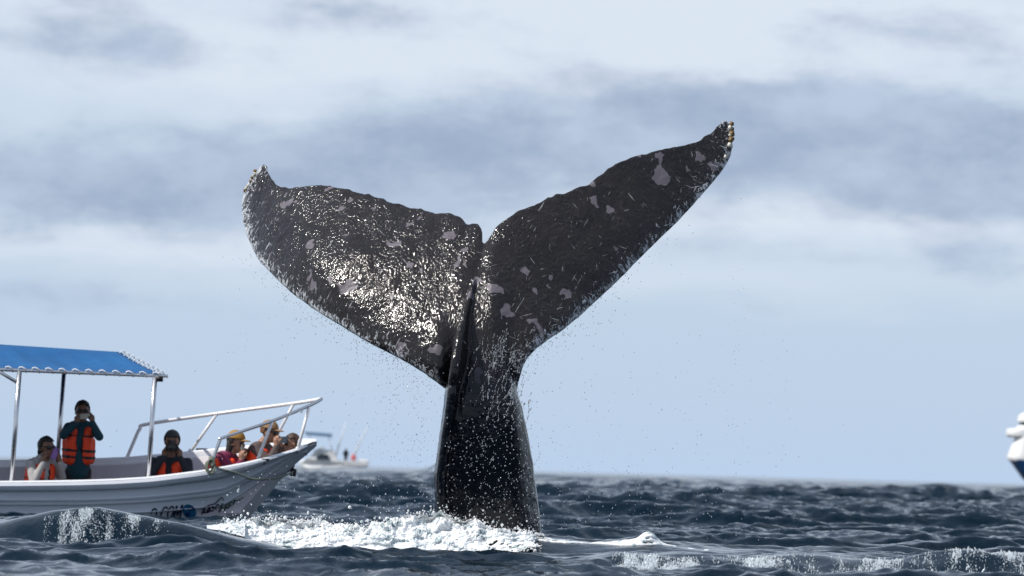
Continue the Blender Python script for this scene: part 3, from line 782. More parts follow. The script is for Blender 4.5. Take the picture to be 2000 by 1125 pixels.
def loft(rings, flip=False):
    n, m_ = len(rings), len(rings[0]); V = np.array(rings).reshape(-1, 3); Fc = []
    for i in range(n - 1):
        for j in range(m_ - 1):
            q = (i * m_ + j, i * m_ + j + 1, (i + 1) * m_ + j + 1, (i + 1) * m_ + j); Fc.append(q[::-1] if flip else q)
    return V, Fc
rings = []
for x in XS:
    a, b = section(x, -1), section(x, 1); rings.append(np.r_[a, b[::-1][1:]])
V, Fc = loft(rings)
nst = len(rings[0]); Fc.append(tuple(range(nst)))          # transom
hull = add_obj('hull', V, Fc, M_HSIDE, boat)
bv = hull.modifiers.new('edge', 'EDGE_SPLIT'); bv.split_angle = math.radians(38)
for side in (-1, 1):                                        # dark tubes standing in for shadow lines under rub rail and strakes
    for v_ in (.137, .288, .347, .505):
        A = Acc(); A.tube([[x, YB + side * (float(np.interp(v_, VS, section(x, side)[:, 1] * side)) - side * YB * side + 0.004), float(np.interp(v_, VS, section(x, side)[:, 2]))] for x in XS[:-6]], 0.0085, 6)
        A.build('strake_shadow', M_SHADOW_LINE, hull)
# gunwale cap, inner wall, floor
CAPW = 0.13
def inner_rings(prof):
    out = []
    for x in XS[:-1]:
        if to_px([x, YB, .5])[0] > 600: break
        row = []
        for side in (-1, 1):
            S = sheer(x, side); b = float(halfbeam(x)); w = min(CAPW, b * 0.45); fl = max(keel_zz(x) + 0.16, -0.24)
            pts_ = [[x, YB + side * (b + 0.012), S[2] + 0.001], [x, YB + side * (b - 0.01), S[2] + 0.022], [x, YB + side * (b - w + 0.015), S[2] + 0.022], [x, YB + side * (b - w), S[2] + 0.002], [x, YB + side * (b - w), S[2] - 0.06],
                    [x, YB + side * max(b - w - 0.06, 0.0), S[2] - 0.075], [x, YB + side * max(b - w - 0.10, 0), min(fl, S[2] - 0.1)]]
            row.append(np.array(pts_))
        out.append(row)
    return out
IR = inner_rings(None)
for side in (0, 1):
    V, Fc = loft([r[side][:5] for r in IR], flip=(side == 1)); add_obj('gunwale', V, Fc, M_HULL, boat)
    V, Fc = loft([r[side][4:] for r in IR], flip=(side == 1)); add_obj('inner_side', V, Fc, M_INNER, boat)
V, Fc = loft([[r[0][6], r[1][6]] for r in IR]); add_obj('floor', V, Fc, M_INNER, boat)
# foredeck closing the bow
fd = []
for x in XS:
    px = to_px([x, YB, .5])[0]
    if px < 580: continue
    a, b = sheer(x, -1), sheer(x, 1); hb = float(halfbeam(x))
    fd.append([a * (1 - t) + b * t + np.array([0, 0, 0.028 + 0.05 * math.sin(math.pi * t) * min(1, hb / 0.3)]) for t in np.linspace(0, 1, 9)])
V, Fc = loft(fd, flip=True); add_obj('foredeck', V, Fc, M_HULL, boat)
# thwarts
for px in (95, 330, 455):
    x = at(px, 940, YB)[0]; b = float(halfbeam(x)) - CAPW - 0.08; A = Acc()
    z0 = 0.04 if px < 400 else 0.12
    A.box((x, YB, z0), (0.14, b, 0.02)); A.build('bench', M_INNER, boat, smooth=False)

def near_y(px, f=0.90): return YB - f * float(halfbeam(at(px, 900, YB)[0]))
def far_y(px, f=0.90): return YB + f * float(halfbeam(at(px, 900, YB)[0]))
def curve(pts_, n=8):
    P = np.array(pts_, float); out = []
    for i in range(len(P) - 1):
        p0, p1, p2, p3 = P[max(i - 1, 0)], P[i], P[i + 1], P[min(i + 2, len(P) - 1)]
        for t in np.linspace(0, 1, n, endpoint=False):
            out.append(0.5 * ((2 * p1) + (p2 - p0) * t + (2 * p0 - 5 * p1 + 4 * p2 - p3) * t * t + (3 * p1 - p0 - 3 * p2 + p3) * t ** 3))
    out.append(P[-1]); return out
def part_tube(name, pts_, r, material, parent=boat, seg=10):
    A = Acc(); A.tube(pts_, r, seg); return A.build(name, material, parent)
APEX = at(628, 779, YB + 0.02)
nr = curve([at(414, 903, near_y(414)), at(424, 875, near_y(420)), at(430, 860, near_y(428)), at(438, 854, near_y(440)), at(532, 822, near_y(532)), at(604, 792, near_y(604)), APEX], 8)
part_tube('bow_rail', nr, 0.020, M_STEEL)
fr = curve([at(248, 894, far_y(248)), at(262, 861, far_y(262)), at(273, 838, far_y(273)), at(289, 828, far_y(289)), at(424, 808, far_y(424)), at(574, 788, far_y(574)), APEX], 8)
part_tube('bow_rail', fr, 0.021, M_WTUBE)
for a, b, yf in [((500, 906), (532, 822), near_y), ((581, 880), (604, 793), near_y), ((372, 883), (424, 808), far_y), ((532, 868), (574, 788), far_y)]:
    y0 = yf(a[0]); y1 = yf(b[0])
    st_ = part_tube('stanchion', [at(*a, y0), at(*b, y1)], 0.018, M_WTUBE)
    A = Acc(); c = at(*a, y0); A.cap(c + np.array([0, 0, .008]), c + np.array([0, 0, .02]), 0.034, 0.026); A.build('foot_plate', M_HULL, st_)

# awning
YN, YR, YF = YB - 0.86, YB + 0.02, YB + 0.88
eave = lambda px: np.interp(px, [-700, 0, 330], [702, 722, 735])
ridg = lambda px: np.interp(px, [-700, 0, 235], [640, 673, 688])
def awning_mat():
    m_, k, p = mat('awning_cloth')
    oc = k.n('ShaderNodeTexCoord').outputs['Object']
    nz = k.noise(k.scale(oc, (0.6, 1.0, 1.6)), 2.2, 4, 0.6, 0.5)
    k.put(p.inputs['Base Color'], k.mix(nz, (0.001, 0.060, 0.20, 1), (0.002, 0.125, 0.33, 1)))
    p.inputs['Roughness'].default_value = 0.55
    p.inputs['Transmission Weight'].default_value = 0.0
    b = k.n('ShaderNodeBump'); b.inputs['Strength'].default_value = 0.5; b.inputs['Distance'].default_value = 0.05
    k.put(b.inputs['Height'], nz); k.put(p.inputs['Normal'], b.outputs[0])
    return m_
M_AWN = awning_mat()
rows_ = []
for px in list(np.linspace(-650, 318, 60)):
    row = []
    pr = min(px, -650 + (px + 650) * (885.0 / 968.0))
    a = at(px, eave(px) - 3, YN); b = at(pr, ridg(pr), YR)
    zf = a[2] + 0.12; c = np.array([b[0] + 0.02, YF, zf])
    sag = 0.012 * math.sin(px * 0.11) + 0.02 * math.sin(px * 0.021 + 1)
    for t in np.linspace(0, 1, 9): row.append(a * (1 - t) + b * t + np.array([0, 0, (-0.035 + sag) * math.sin(math.pi * t)]))
    for t in np.linspace(0, 1, 9)[1:]: row.append(b * (1 - t) + c * t + np.array([0, 0, (-0.035 - sag) * math.sin(math.pi * t)]))
    rows_.append(row)
V, Fc = loft(rows_, flip=True)
canopy = add_obj('awning', V, Fc, M_AWN, boat)
so = canopy.modifiers.new('cloth', 'SOLIDIFY'); so.thickness = 0.006; so.offset = 0
cA, cB, cC = rows_[-1][0], rows_[-1][8], rows_[-1][16]
for i, px in enumerate(np.arange(-560, 318, 26.2)):          # lacing loops along the eave
    A = Acc(); c = at(px, eave(px) - 1, YN - 0.005)
    A.tube([c + np.array([-0.038 + 0.012, 0, -0.012]), c + np.array([-0.03, -0.012, 0.028]), c + np.array([0.0, -0.012, 0.034]), c + np.array([0.045, -0.01, 0.012]), c + np.array([0.05, 0, -0.03])], 0.009, 6)
    A.build('lacing_loop', M_LACE, canopy)
for t in np.linspace(0.06, 0.97, 9):                          # lacing up the raked front edge
    A = Acc(); c = cA * (1 - t) + cB * t
    A.tube([c + np.array([-0.03, -0.004, -0.012]), c + np.array([0.0, -0.006, 0.016]), c + np.array([0.022, -0.004, 0.034]), c + np.array([0.045, 0, -0.015])], 0.008, 6)
    A.build('lacing_loop', M_LACE, canopy)
part_tube('awning_rail', [at(-650, eave(-650), YN), at(0, eave(0), YN), at(328, eave(328), YN)], 0.020, M_STEEL)
fe = at(318, eave(318), YN); fz = np.array([fe[0] - 0.45, YF, fe[2] + 0.12])
part_tube('awning_rail', [np.array([at(-650, eave(-650), YN)[0], YF, at(-650, eave(-650), YN)[2] + .2]), fz], 0.018, M_STEEL)
part_tube('awning_rail', [fe, (fe + fz) / 2, fz], 0.018, M_STEEL)
def post(a, b, ya, yb):
    return part_tube('awning_post', [at(*a, ya), at(*b, yb)], 0.0265, M_STEEL)
post((38, 725), (22, 945), YN, YN + 0.02); post((303, 736), (289, 942), YN, YN + 0.02)
post((125, 726), (110, 930), YF - 0.1, YF - 0.12); post((-270, 716), (-290, 945), YN, YN + 0.02); post((-300, 716), (-320, 930), YF - 0.1, YF - 0.12)
part_tube('brace', [at(-18, 716, YN), at(35, 748, YN)], 0.020, M_STEEL)
A = Acc(); c = at(311, 740, YN + 0.02); A.box(c, (0.042, 0.04, 0.032)); A.build('corner_fitting', M_BLACK, boat, smooth=False)
# bow eye, cleats
A = Acc(); c = at(572, 922, YB - 0.06); A.tube([c + np.array([-.02, 0, .04]), c + np.array([.03, 0, .02]), c + np.array([.02, 0, -.04]), c + np.array([-.03, 0, -.03])], 0.018, 8); A.ball(c, (.03, .03, .035)); A.build('bow_eye', M_BLACK, boat)
for px, py, yf in ((513, 900, near_y), (395, 880, far_y)):
    A = Acc(); c = at(px, py, yf(px, .96)); A.cap(c + np.array([-.06, 0, .012]), c + np.array([.06, 0, .012]), .016, .016); A.cap(c - np.array([.02, 0, .03]), c + np.array([-.02, 0, .01]), .014, .014); A.cap(c + np.array([.02, 0, -.03]), c + np.array([.02, 0, .01]), .014, .014); A.build('cleat', M_BLACK, boat)

# lettering on the hull
def hull_y(x, z):
    S = sheer(x, -1); kz = keel_zz(x); v = np.clip((S[2] - z) / (S[2] - kz), 0, 1)
    sec = section(x, -1); return float(np.interp(v, VS, sec[:, 1]))
def paint(name, P2, Fc, material, lift=0.016, parent=None):
    """flat shapes given in photo pixels, laid on the hull side"""
    V = []
    for px, py in P2:
        Y = YB - 0.8
        for _ in range(4):
            w = at(px, py, Y); Y = hull_y(w[0], w[2])
        w = at(px, py, Y - lift); V.append(w)
    return add_obj(name, V, Fc, material, parent or hull, smooth=False)
M_NAVY = simple('navy_paint', (0.006, 0.010, 0.035), 0.4); M_PURP = simple('purple_paint', (0.020, 0.008, 0.045), 0.4)
M_GREEN = simple('green_paint', (0.004, 0.060, 0.045), 0.4); M_GLOBE = simple('globe_blue', (0.010, 0.12, 0.26), 0.4); M_GLOBE2 = simple('globe_dark', (0.006, 0.035, 0.11), 0.4)
def stroke(P, w):
    P = np.array(P, float); V, Fc = [], []
    for i, p in enumerate(P):
        d = P[min(i + 1, len(P) - 1)] - P[max(i - 1, 0)]; d /= np.linalg.norm(d); nrm = np.array([-d[1], d[0]])
        V += [p + nrm * w / 2, p - nrm * w / 2]
    Fc = [(2 * i, 2 * i + 1, 2 * i + 3, 2 * i + 2) for i in range(len(P) - 1)]
    return V, Fc
# letters as strokes in a unit cell (x right, y down), placed on slanted cells
GL = {'C': [[(1, .18), (.8, .02), (.45, 0), (.15, .2), (.05, .5), (.12, .82), (.4, 1), (.75, .98), (.95, .82)]],
      'O': [[(.5, 0), (.2, .12), (.05, .5), (.2, .88), (.5, 1), (.8, .88), (.95, .5), (.8, .12), (.5, 0)]],
      'M': [[(.05, 1), (.1, 0)], [(.1, 0), (.5, .8)], [(.5, .8), (.9, 0)], [(.9, 0), (.95, 1)]],
      '.': [[(.4, .86), (.4, 1)]],
      'A': [[(.02, 1), (.5, 0)], [(.5, 0), (.98, 1)], [(.22, .64), (.78, .64)]],
      'S': [[(.95, .15), (.6, 0), (.2, .08), (.1, .3), (.4, .47), (.8, .6), (.9, .82), (.6, 1), (.2, .97), (.03, .8)]]}
def glyph(ch, x, y, w, h, lw, slant, rise, material, name='letter'):
    V, Fc = [], []
    for st in GL[ch]:
        P = [(x + gx * w + (1 - gy) * slant, y - gx * w * rise - (1 - gy) * h) for gx, gy in st]
        a, b = stroke(P, lw); n0 = len(V); V += a; Fc += [tuple(i + n0 for i in f) for f in b]
    return paint(name, V, Fc, material)
for ch, x, w, in (('O', 290, 13), ('.', 304, 4), ('C', 311, 11), ('O', 324, 12), ('M', 338, 14)):
    glyph(ch, x, 1020 - (x - 290) * 0.13, w, 26, 3.2, 6, 0.16, M_NAVY)
th = np.linspace(0, 2 * np.pi, 28, endpoint=False)
C_ = [(370 + 12.5 * math.cos(t) + 4.5 * math.sin(-t), 999 - 1.6 * math.cos(t) - 14 * math.sin(-t) * -1) for t in th]
paint('globe_emblem', C_ + [(370, 999)], [(i, (i + 1) % 28, 28) for i in range(28)], M_GLOBE)
for P in ([(366, 992), (376, 988), (379, 994), (372, 998), (366, 996)], [(362, 1001), (370, 1000), (372, 1006), (366, 1010), (361, 1006)]):
    paint('globe_land', P, [tuple(range(len(P)))], M_GLOBE2, 0.020)
for ch, x, w in (('M', 391, 13), ('A', 404, 10), ('S', 414, 9)):
    glyph(ch, x, 1013 - (x - 391) * 0.30, w, 20, 2.8, 7, 0.22, M_PURP)
paint('bird_mark', *stroke([(398, 993), (408, 987), (420, 984), (428, 976), (433, 971), (437, 977)], 2.2), M_PURP)
for x0, y0, hh in ((428, 1001, 16), (437, 998, 13), (445, 995, 14), (453, 993, 15), (461, 989, 12), (468, 986, 13), (475, 983, 10)):
    a, b = stroke([(x0, y0), (x0 + 3, y0 - hh * .5), (x0 + 5, y0 - hh)], 3.0); c, d = stroke([(x0 + 4, y0 - hh), (x0 + 9, y0 - hh - 1)], 3.0)
    e, f = stroke([(x0 + 2, y0 - hh * .5), (x0 + 8, y0 - hh * .55)], 3.0)
    V = a + c + e; Fc = b + [tuple(i + len(a) for i in q) for q in d] + [tuple(i + len(a) + len(c) for i in q) for q in f]
    paint('letter', V, Fc, M_GREEN, 0.05)
paint('letter', *stroke([(484, 981), (488, 974)], 2.6), M_PURP)

# rope on the bow
A = Acc()
yn = lambda px, f=1.06: near_y(px, f)
A.tube(curve([at(412, 902, yn(412, 1.0)), at(425, 914, yn(425)), at(442, 919, yn(442)), at(462, 924, yn(462)), at(490, 935, yn(490, 1.05)), at(520, 936, yn(520, 1.02)), at(550, 931, yn(550, .95)), at(572, 922, YB - 0.10)], 6), 0.012, 7)
for k_ in range(4):
    A.tube([at(408 + 7 * math.cos(t) + k_ * 1.6, 911 + (11 + k_) * math.sin(t), yn(410, 1.04) - 0.008 * k_) for t in np.linspace(0, 6.2, 18)], 0.011, 6)
A.cap(at(413, 897, yn(413, 1.02)), at(416, 909, yn(413, 1.05)), 0.035, 0.03)
rope = A.build('mooring_rope', M_ROPE); tag(rope, 'coiled dark mooring rope hanging along the tour boat bow', 'rope')

# ------------------------------------------------------------------ people
M_SKIN = simple('skin', (0.30, 0.155, 0.10), 0.5, var=0.12); M_SKIN2 = simple('skin_dark', (0.17, 0.085, 0.052), 0.5, var=0.12)
M_EYE = simple('eye_dark', (0.02, 0.015, 0.012), 0.3); M_LIP = simple('lip', (0.28, 0.09, 0.075), 0.5)
M_VEST = simple('life_vest_orange', (0.85, 0.055, 0.008), 0.6, var=0.16, scale=18, bump=0.3); M_STRAP = simple('strap_black', (0.012, 0.010, 0.012), 0.6)
M_GLASS = simple('sunglass', (0.008, 0.008, 0.010), 0.15); M_TROU = simple('dark_trousers', (0.010, 0.010, 0.016), 0.8)
def cloth(name, col): return simple(name, col, 0.85, var=0.22, scale=16, bump=0.35)

def unit(v): v = np.asarray(v, float); return v / np.linalg.norm(v)
def frame(f):
    f = unit(f); r = unit(np.cross(f, [0, 0, 1.0])); u = np.cross(r, f); return f, r, u
def hand(prims, wrist, toward, palm_n, s_=1.0, curl=0.6):
    """palm, four bent fingers of different length and a thumb from the side of the palm"""
    d = unit(toward); n_ = unit(palm_n - d * (np.dot(palm_n, d))); side = np.cross(d, n_)
    pc = wrist + d * 0.048
    prims.append(('skin', wrist, pc + d * .02, .027, .036))
    for q, ln in zip((-.030, -.010, .010, .029), (.062, .074, .070, .052)):
        b0 = pc + d * .035 + side * q; b1 = b0 + d * ln * .55 + n_ * ln * curl * .35; b2 = b1 + d * ln * .15 + n_ * ln * curl * .7
        prims.append(('skin', b0, b1, .0100, .0092)); prims.append(('skin', b1, b2, .0092, .0080))
    t0 = pc - side * .028; t1 = t0 - side * .028 + d * .022 + n_ * .012; prims.append(('skin', t0, t1, .0125, .0105)); prims.append(('skin', t1, t1 + d * .026 + n_ * .016, .0105, .0085))

def person(label, J, face, coat, trouser, skin, hair_col, hair='short', vest=True, cap=None, glasses=True, hood=None, vest_side=None, hands_to=None, scale_head=1.0, group='passengers aboard the tour boat'):
    W = {k_: at(v[0], v[1], YB + v[2]) for k_, v in J.items()}
    f, r, u = frame(face)
    root = empty('person', tuple(W['footL'] * .5 + W['footR'] * .5), label, 'person', group)
    H = W['head']; sh = scale_head
    R3 = np.array([r, f, u])
    pr = []                                    # (material, a, b, ra, rb)
    C = lambda m_, a, b, ra, rb: pr.append((m_, np.asarray(a), np.asarray(b), ra, rb))
    neck, chest, hips = W['neck'], W['chest'], W['hips']
    sl, sr = W['shL'], W['shR']
    C('skin', neck - u * .01, H - u * .05 - f * .01, .055, .052)
    C('coat', sl * .75 + sr * .25, sr * .75 + sl * .25, .085, .085)
    C('coat', (sl + sr) / 2 - u * .05, chest, .120, .135)
    off = unit(sr - sl) * .055
    C('coat', chest + off, (chest + hips) / 2 + off, .115, .110); C('coat', chest - off, (chest + hips) / 2 - off, .115, .110)
    C('coat', (chest + hips) / 2, hips, .135, .135)
    for S in 'LR':
        C('coat', W['sh' + S], W['el' + S], .062, .050); C('coat', W['el' + S], W['wr' + S], .050, .034)
        tgt = (hands_to if hands_to is not None else H) - W['wr' + S]
        hand(pr, W['wr' + S], unit(tgt) * .5 + u * .8, f * .3 + unit((W['wrR'] + W['wrL']) / 2 - W['wr' + S] + 1e-4) * .9)
        C('trouser', hips + (off if S == 'R' else -off) * 1.3, W['kn' + S], .085, .062); C('trouser', W['kn' + S], W['foot' + S] + np.array([0, 0, .06]), .060, .042)
        C('shoe', W['foot' + S] + np.array([0, 0, .04]), W['foot' + S] + f * np.array([.16, .16, 0]) + np.array([0, 0, .035]), .042, .036)
    acc = Acc(); tags = []
    for m_, a, b, ra, rb in pr: acc.cap(a, b, ra, rb); tags.append((m_, a, b, ra, rb))
    def ell(m_, c, rad_): acc.ball(c, np.array(rad_) * sh, R3); tags.append((m_, c, c, min(rad_) * sh, min(rad_) * sh))
    ell('skin', H + u * .028 * sh, (.074, .092, .090)); ell('skin', H - u * .045 * sh + f * .018 * sh, (.056, .068, .068))
    ell('skin', H - u * .088 * sh + f * .058 * sh, (.026, .022, .020))
    acc.cap(H + f * .085 * sh + u * .022 * sh, H + f * .108 * sh - u * .016 * sh, .010 * sh, .016 * sh); tags.append(('skin', H + f * .09, H + f * .108, .01, .016))
    for q in (-1, 1):
        ell('skin', H + r * q * .076 * sh - u * .004 * sh - f * .008 * sh, (.013, .022, .032))
        ell('skin', H + r * q * .032 * sh + u * .036 * sh + f * .080 * sh, (.028, .014, .010))
        ell('eye', H + r * q * .031 * sh + u * .016 * sh + f * .082 * sh, (.014, .010, .009))
    ell('lip', H - u * .050 * sh + f * .086 * sh, (.026, .010, .010))
    V, Fc = acc.arrays()
    me = remesh(V, Fc, 0.0085, 2)
    P = verts_of(me)
    best = np.full(len(P), 9.0); which = np.zeros(len(P), int)
    order = ['skin', 'coat', 'trouser', 'shoe', 'eye', 'lip']
    for m_, a, b, ra, rb in tags:
        d = b - a; L2 = d @ d
        t = np.clip(((P - a) @ d) / L2, 0, 1) if L2 > 1e-9 else np.zeros(len(P))
        dd = np.linalg.norm(P - a - t[:, None] * d, axis=1) - (ra + (rb - ra) * t)
        if m_ in ('eye', 'lip'): dd = dd - 0.004
        w_ = dd < best; best[w_] = dd[w_]; which[w_] = order.index(m_)
    # the head is always skin
    hd = np.linalg.norm((P - H - u * .0) , axis=1) < .105 * sh
    which = np.where(hd & (which == 1), 0, which)
    li = np.empty(len(me.loops), np.int32); me.loops.foreach_get('vertex_index', li)
    ls = np.empty(len(me.polygons), np.int32); me.polygons.foreach_get('loop_start', ls)
    body = link('body', me, [skin, coat, trouser, M_BLACK, M_EYE, M_LIP], root)
    me.polygons.foreach_set('material_index', which[li[ls]].astype(np.int32)); me.update()
    M_HAIR = simple('hair', hair_col, 0.55, var=0.4, scale=60, bump=0.4)
    def shell(name, c, rad_, keep, material, parent, t=ICO3, jitter=0.0):
        V0 = t[0]; ok = keep(V0)
        Vw = (V0 * np.array(rad_) * (1 + jitter * fbm(V0 * 6, 3))[:, None]) @ R3 + c
        idx = -np.ones(len(V0), int); idx[ok] = np.arange(ok.sum())
        Fk = [tuple(idx[q] for q in fc) for fc in t[1] if all(ok[q] for q in fc)]
        o = add_obj(name, Vw[ok], Fk, material, parent)
        s_ = o.modifiers.new('thick', 'SOLIDIFY'); s_.thickness = 0.010; s_.offset = 1
        return o
    hc = H + u * .034 * sh - f * .008 * sh
    if hair == 'short':
        shell('hair', hc, np.array((.083, .098, .100)) * sh, lambda v: (v[:, 2] > 0.30 - 0.0 * v[:, 1]) & ~((v[:, 1] > .72) & (v[:, 2] < .55)) | ((v[:, 1] < -.05) & (v[:, 2] > -.45)), M_HAIR, root, jitter=0.10)
    elif hair == 'beanie':
        shell('hair', hc, np.array((.087, .101, .106)) * sh, lambda v: (v[:, 2] > 0.22) | ((v[:, 1] < .05) & (v[:, 2] > -.55)), M_HAIR, root, jitter=0.05)
    else:
        hr = shell('hair', hc, np.array((.085, .100, .102)) * sh, lambda v: (v[:, 2] > 0.42) | ((v[:, 1] < .18) & (v[:, 2] > -.75)), M_HAIR, root, jitter=0.10)
        A = Acc()
        if hair == 'tail': A.cap(H - f * .10 + u * .03, H - f * .125 - u * .06, .036, .022)
        else:
            for q in (-1, 0, 1): A.cap(H - f * .05 + r * q * .045, H - f * .06 + r * q * .06 - u * .17, .045, .034)
        A.build('hair_tail' if hair == 'tail' else 'long_hair', M_HAIR, root)
    if cap is not None:
        cp_ = shell('cap', hc + u * .008, np.array((.089, .105, .107)) * sh, lambda v: v[:, 2] > .12, cap, root)
        A = Acc(); A.ball(hc + f * .125 * sh + u * .010, (.066 * sh, .062 * sh, .010), R3); A.build('brim', cap, cp_)
    if glasses:
        A = Acc()
        for q in (-1, 1):
            A.ball(H + r * q * .033 * sh + u * .018 * sh + f * .094 * sh, np.array((.030, .012, .021)) * sh, R3)
            A.cap(H + r * q * .060 * sh + u * .024 * sh + f * .088 * sh, H + r * q * .080 * sh + u * .022 * sh, .006, .005)
        A.cap(H + u * .024 * sh + f * .100 * sh - r * .01, H + u * .024 * sh + f * .100 * sh + r * .01, .006, .006)
        A.build('sunglasses', M_GLASS, root)
    if hood is not None:
        A = Acc()
        for q in np.linspace(-1, 1, 7): A.ball(neck - f * .06 * (1 - q * q) + r * q * .075 + u * .02, (.040, .040, .045))
        A.build('hood', hood, root)
    if vest:
        A = Acc(); b_ = unit(sr - sl)
        vt = (sl + sr) / 2
        top = vt - u * .015
        mid = chest; low = chest * .42 + hips * .58
        for q in (-1, 1):
            A.cap(top + b_ * q * .095 - f * .05, top + b_ * q * .085 + f * .075 - u * .03, .060, .062)
            A.cap(top + b_ * q * .085 + f * .07 - u * .05, mid + b_ * q * .085 + f * .075, .066, .074)
            A.cap(mid + b_ * q * .085 + f * .075, low + b_ * q * .085 + f * .065, .074, .074)
            A.cap(top + b_ * q * .085 - f * .08 - u * .05, low + b_ * q * .085 - f * .07, .066, .070)
            A.cap(mid + b_ * q * .135, low + b_ * q * .130, .060, .062)
        me = remesh(*A.arrays(), 0.011, 3)
        vst = link('life_vest', me, M_VEST, root)
        P = verts_of(me); nrm = np.empty(len(P) * 3, np.float32); me.vertices.foreach_get('normal', nrm); nrm = nrm.reshape(-1, 3)
        li = np.empty(len(me.loops), np.int32); me.loops.foreach_get('vertex_index', li); quads = li.reshape(-1, 4) if len(li) == 4 * len(me.polygons) else None
        ax = unit(top - low); tpos = ((P - low) @ ax) / np.linalg.norm(top - low); lat = (P - vt) @ b_; fr_ = (P - (mid)) @ f
        def band(name, ok):
            if quads is None: return
            q = quads[ok[quads].all(axis=1)]
            if not len(q): return
            par = {int(v): int(v) for v in np.unique(q)}
            def find(a):
                while par[a] != a: par[a] = par[par[a]]; a = par[a]
                return a
            for fc in q:
                r0 = find(int(fc[0]))
                for w_ in fc[1:]: par[find(int(w_))] = r0
            roots = np.array([find(int(fc[0])) for fc in q])
            for rt in sorted(set(roots.tolist())):
                qq = q[roots == rt]
                if len(qq) < 12: continue
                used, inv = np.unique(qq, return_inverse=True)
                link(name, mesh_np(name, P[used] + nrm[used] * .006, inv.reshape(-1, 4)), M_STRAP, vst)
        gapw = .030
        band('strap', (tpos > .02) & (tpos < .13)); band('strap', (tpos > .24) & (tpos < .35)); band('strap', (tpos > .74) & (tpos < .82) & (fr_ > 0))
        band('zip_panel', (np.abs(lat) < gapw) & (fr_ > .03) & (tpos < .86))
    return root, W, (f, r, u)

GREYC = cloth('grey_hoodie', (0.36, 0.35, 0.34)); TEAL = cloth('teal_jacket', (0.006, 0.045, 0.065)); DARK = cloth('dark_jacket', (0.012, 0.016, 0.024)); MAROON = cloth('maroon_jacket', (0.16, 0.012, 0.055)); BROWN = cloth('brown_jacket', (0.085, 0.060, 0.055))
YCAP = cloth('yellow_cap', (0.34, 0.17, 0.025)); BCAP = cloth('tan_cap', (0.30, 0.17, 0.075))
BLK = (0.008, 0.007, 0.008)
def phone(label, px, py, dy, face, col, w=.075, h=.145, tilt=0.0, name='phone'):
    c = at(px, py, YB + dy); f, r, u = frame(face)
    ct, st_ = math.cos(tilt), math.sin(tilt); r2, u2 = r * ct + u * st_, u * ct - r * st_
    R3 = np.array([r2, f, u2]); b = bmesh.new(); bmesh.ops.create_cube(b, size=1.0); bmesh.ops.bevel(b, geom=list(b.edges), offset=0.08, segments=2, affect='EDGES')
    V = np.array([v.co[:] for v in b.verts]) * np.array([w, .012, h]); Fc = [[v.index for v in q.verts] for q in b.faces]; b.free()
    root = empty(name, tuple(c), label, 'phone')
    add_obj('case', V @ R3 + c, Fc, col, root, smooth=False)
    A = Acc(); A.ball(c + f * .008 + u2 * h * .36 - r2 * w * .25, (.010, .010, .010)); A.build('lens', M_GLASS, root)
    return root

p1, W1, fr1 = person('seated person in pale grey hoodie with ponytail filming beside the awning post',
    dict(head=(91, 876, -.40), neck=(86, 899, -.38), chest=(77, 922, -.38), hips=(75, 962, -.36), shL=(100, 907, -.24), shR=(60, 906, -.50), elL=(121, 932, -.30), elR=(66, 942, -.62), wrL=(117, 905, -.42), wrR=(84, 905, -.58),
         knL=(125, 968, -.40), knR=(118, 972, -.56), footL=(126, 1028, -.34), footR=(120, 1030, -.50)), (.72, -.68, -.05), GREYC, M_TROU, M_SKIN2, BLK, 'tail', hood=GREYC)
phone('purple phone held up by the seated person in pale hoodie', 107, 886, -.52, (.72, -.68, 0), simple('purple_case', (0.22, 0.11, 0.34), 0.35), tilt=0.5)
p2, W2, fr2 = person('standing person in teal jacket and orange life vest under the blue awning',
    dict(head=(161, 805, .05), neck=(159, 826, .06), chest=(154, 862, .06), hips=(153, 922, .08), shL=(181, 836, .08), shR=(134, 835, .04), elL=(194, 853, -.12), elR=(124, 850, -.14), wrL=(181, 826, -.20), wrR=(149, 828, -.22),
         knL=(163, 978, .02), knR=(145, 978, 0), footL=(166, 1038, .06), footR=(143, 1038, .04)), (.12, -1, -.05), TEAL, M_TROU, M_SKIN2, BLK, 'short', hands_to=None)
phone('pale phone held in front of the standing person in teal', 166, 813, -.20, (.12, -1, 0), simple('pale_case', (0.40, 0.37, 0.31), 0.3), w=.062, h=.118, tilt=1.45)
p3, W3, fr3 = person('seated person in black jacket aiming a black camera beside the front awning post',
    dict(head=(336, 864, -.30), neck=(335, 888, -.28), chest=(330, 914, -.27), hips=(328, 962, -.22), shL=(366, 904, -.26), shR=(298, 903, -.28), elL=(370, 932, -.42), elR=(292, 932, -.44), wrL=(352, 894, -.50), wrR=(320, 893, -.50),
         knL=(345, 975, -.55), knR=(312, 975, -.55), footL=(348, 1030, -.45), footR=(312, 1030, -.45)), (.08, -1, -.03), DARK, M_TROU, M_SKIN2, (0.012, 0.014, 0.016), 'beanie', glasses=False, hood=DARK)
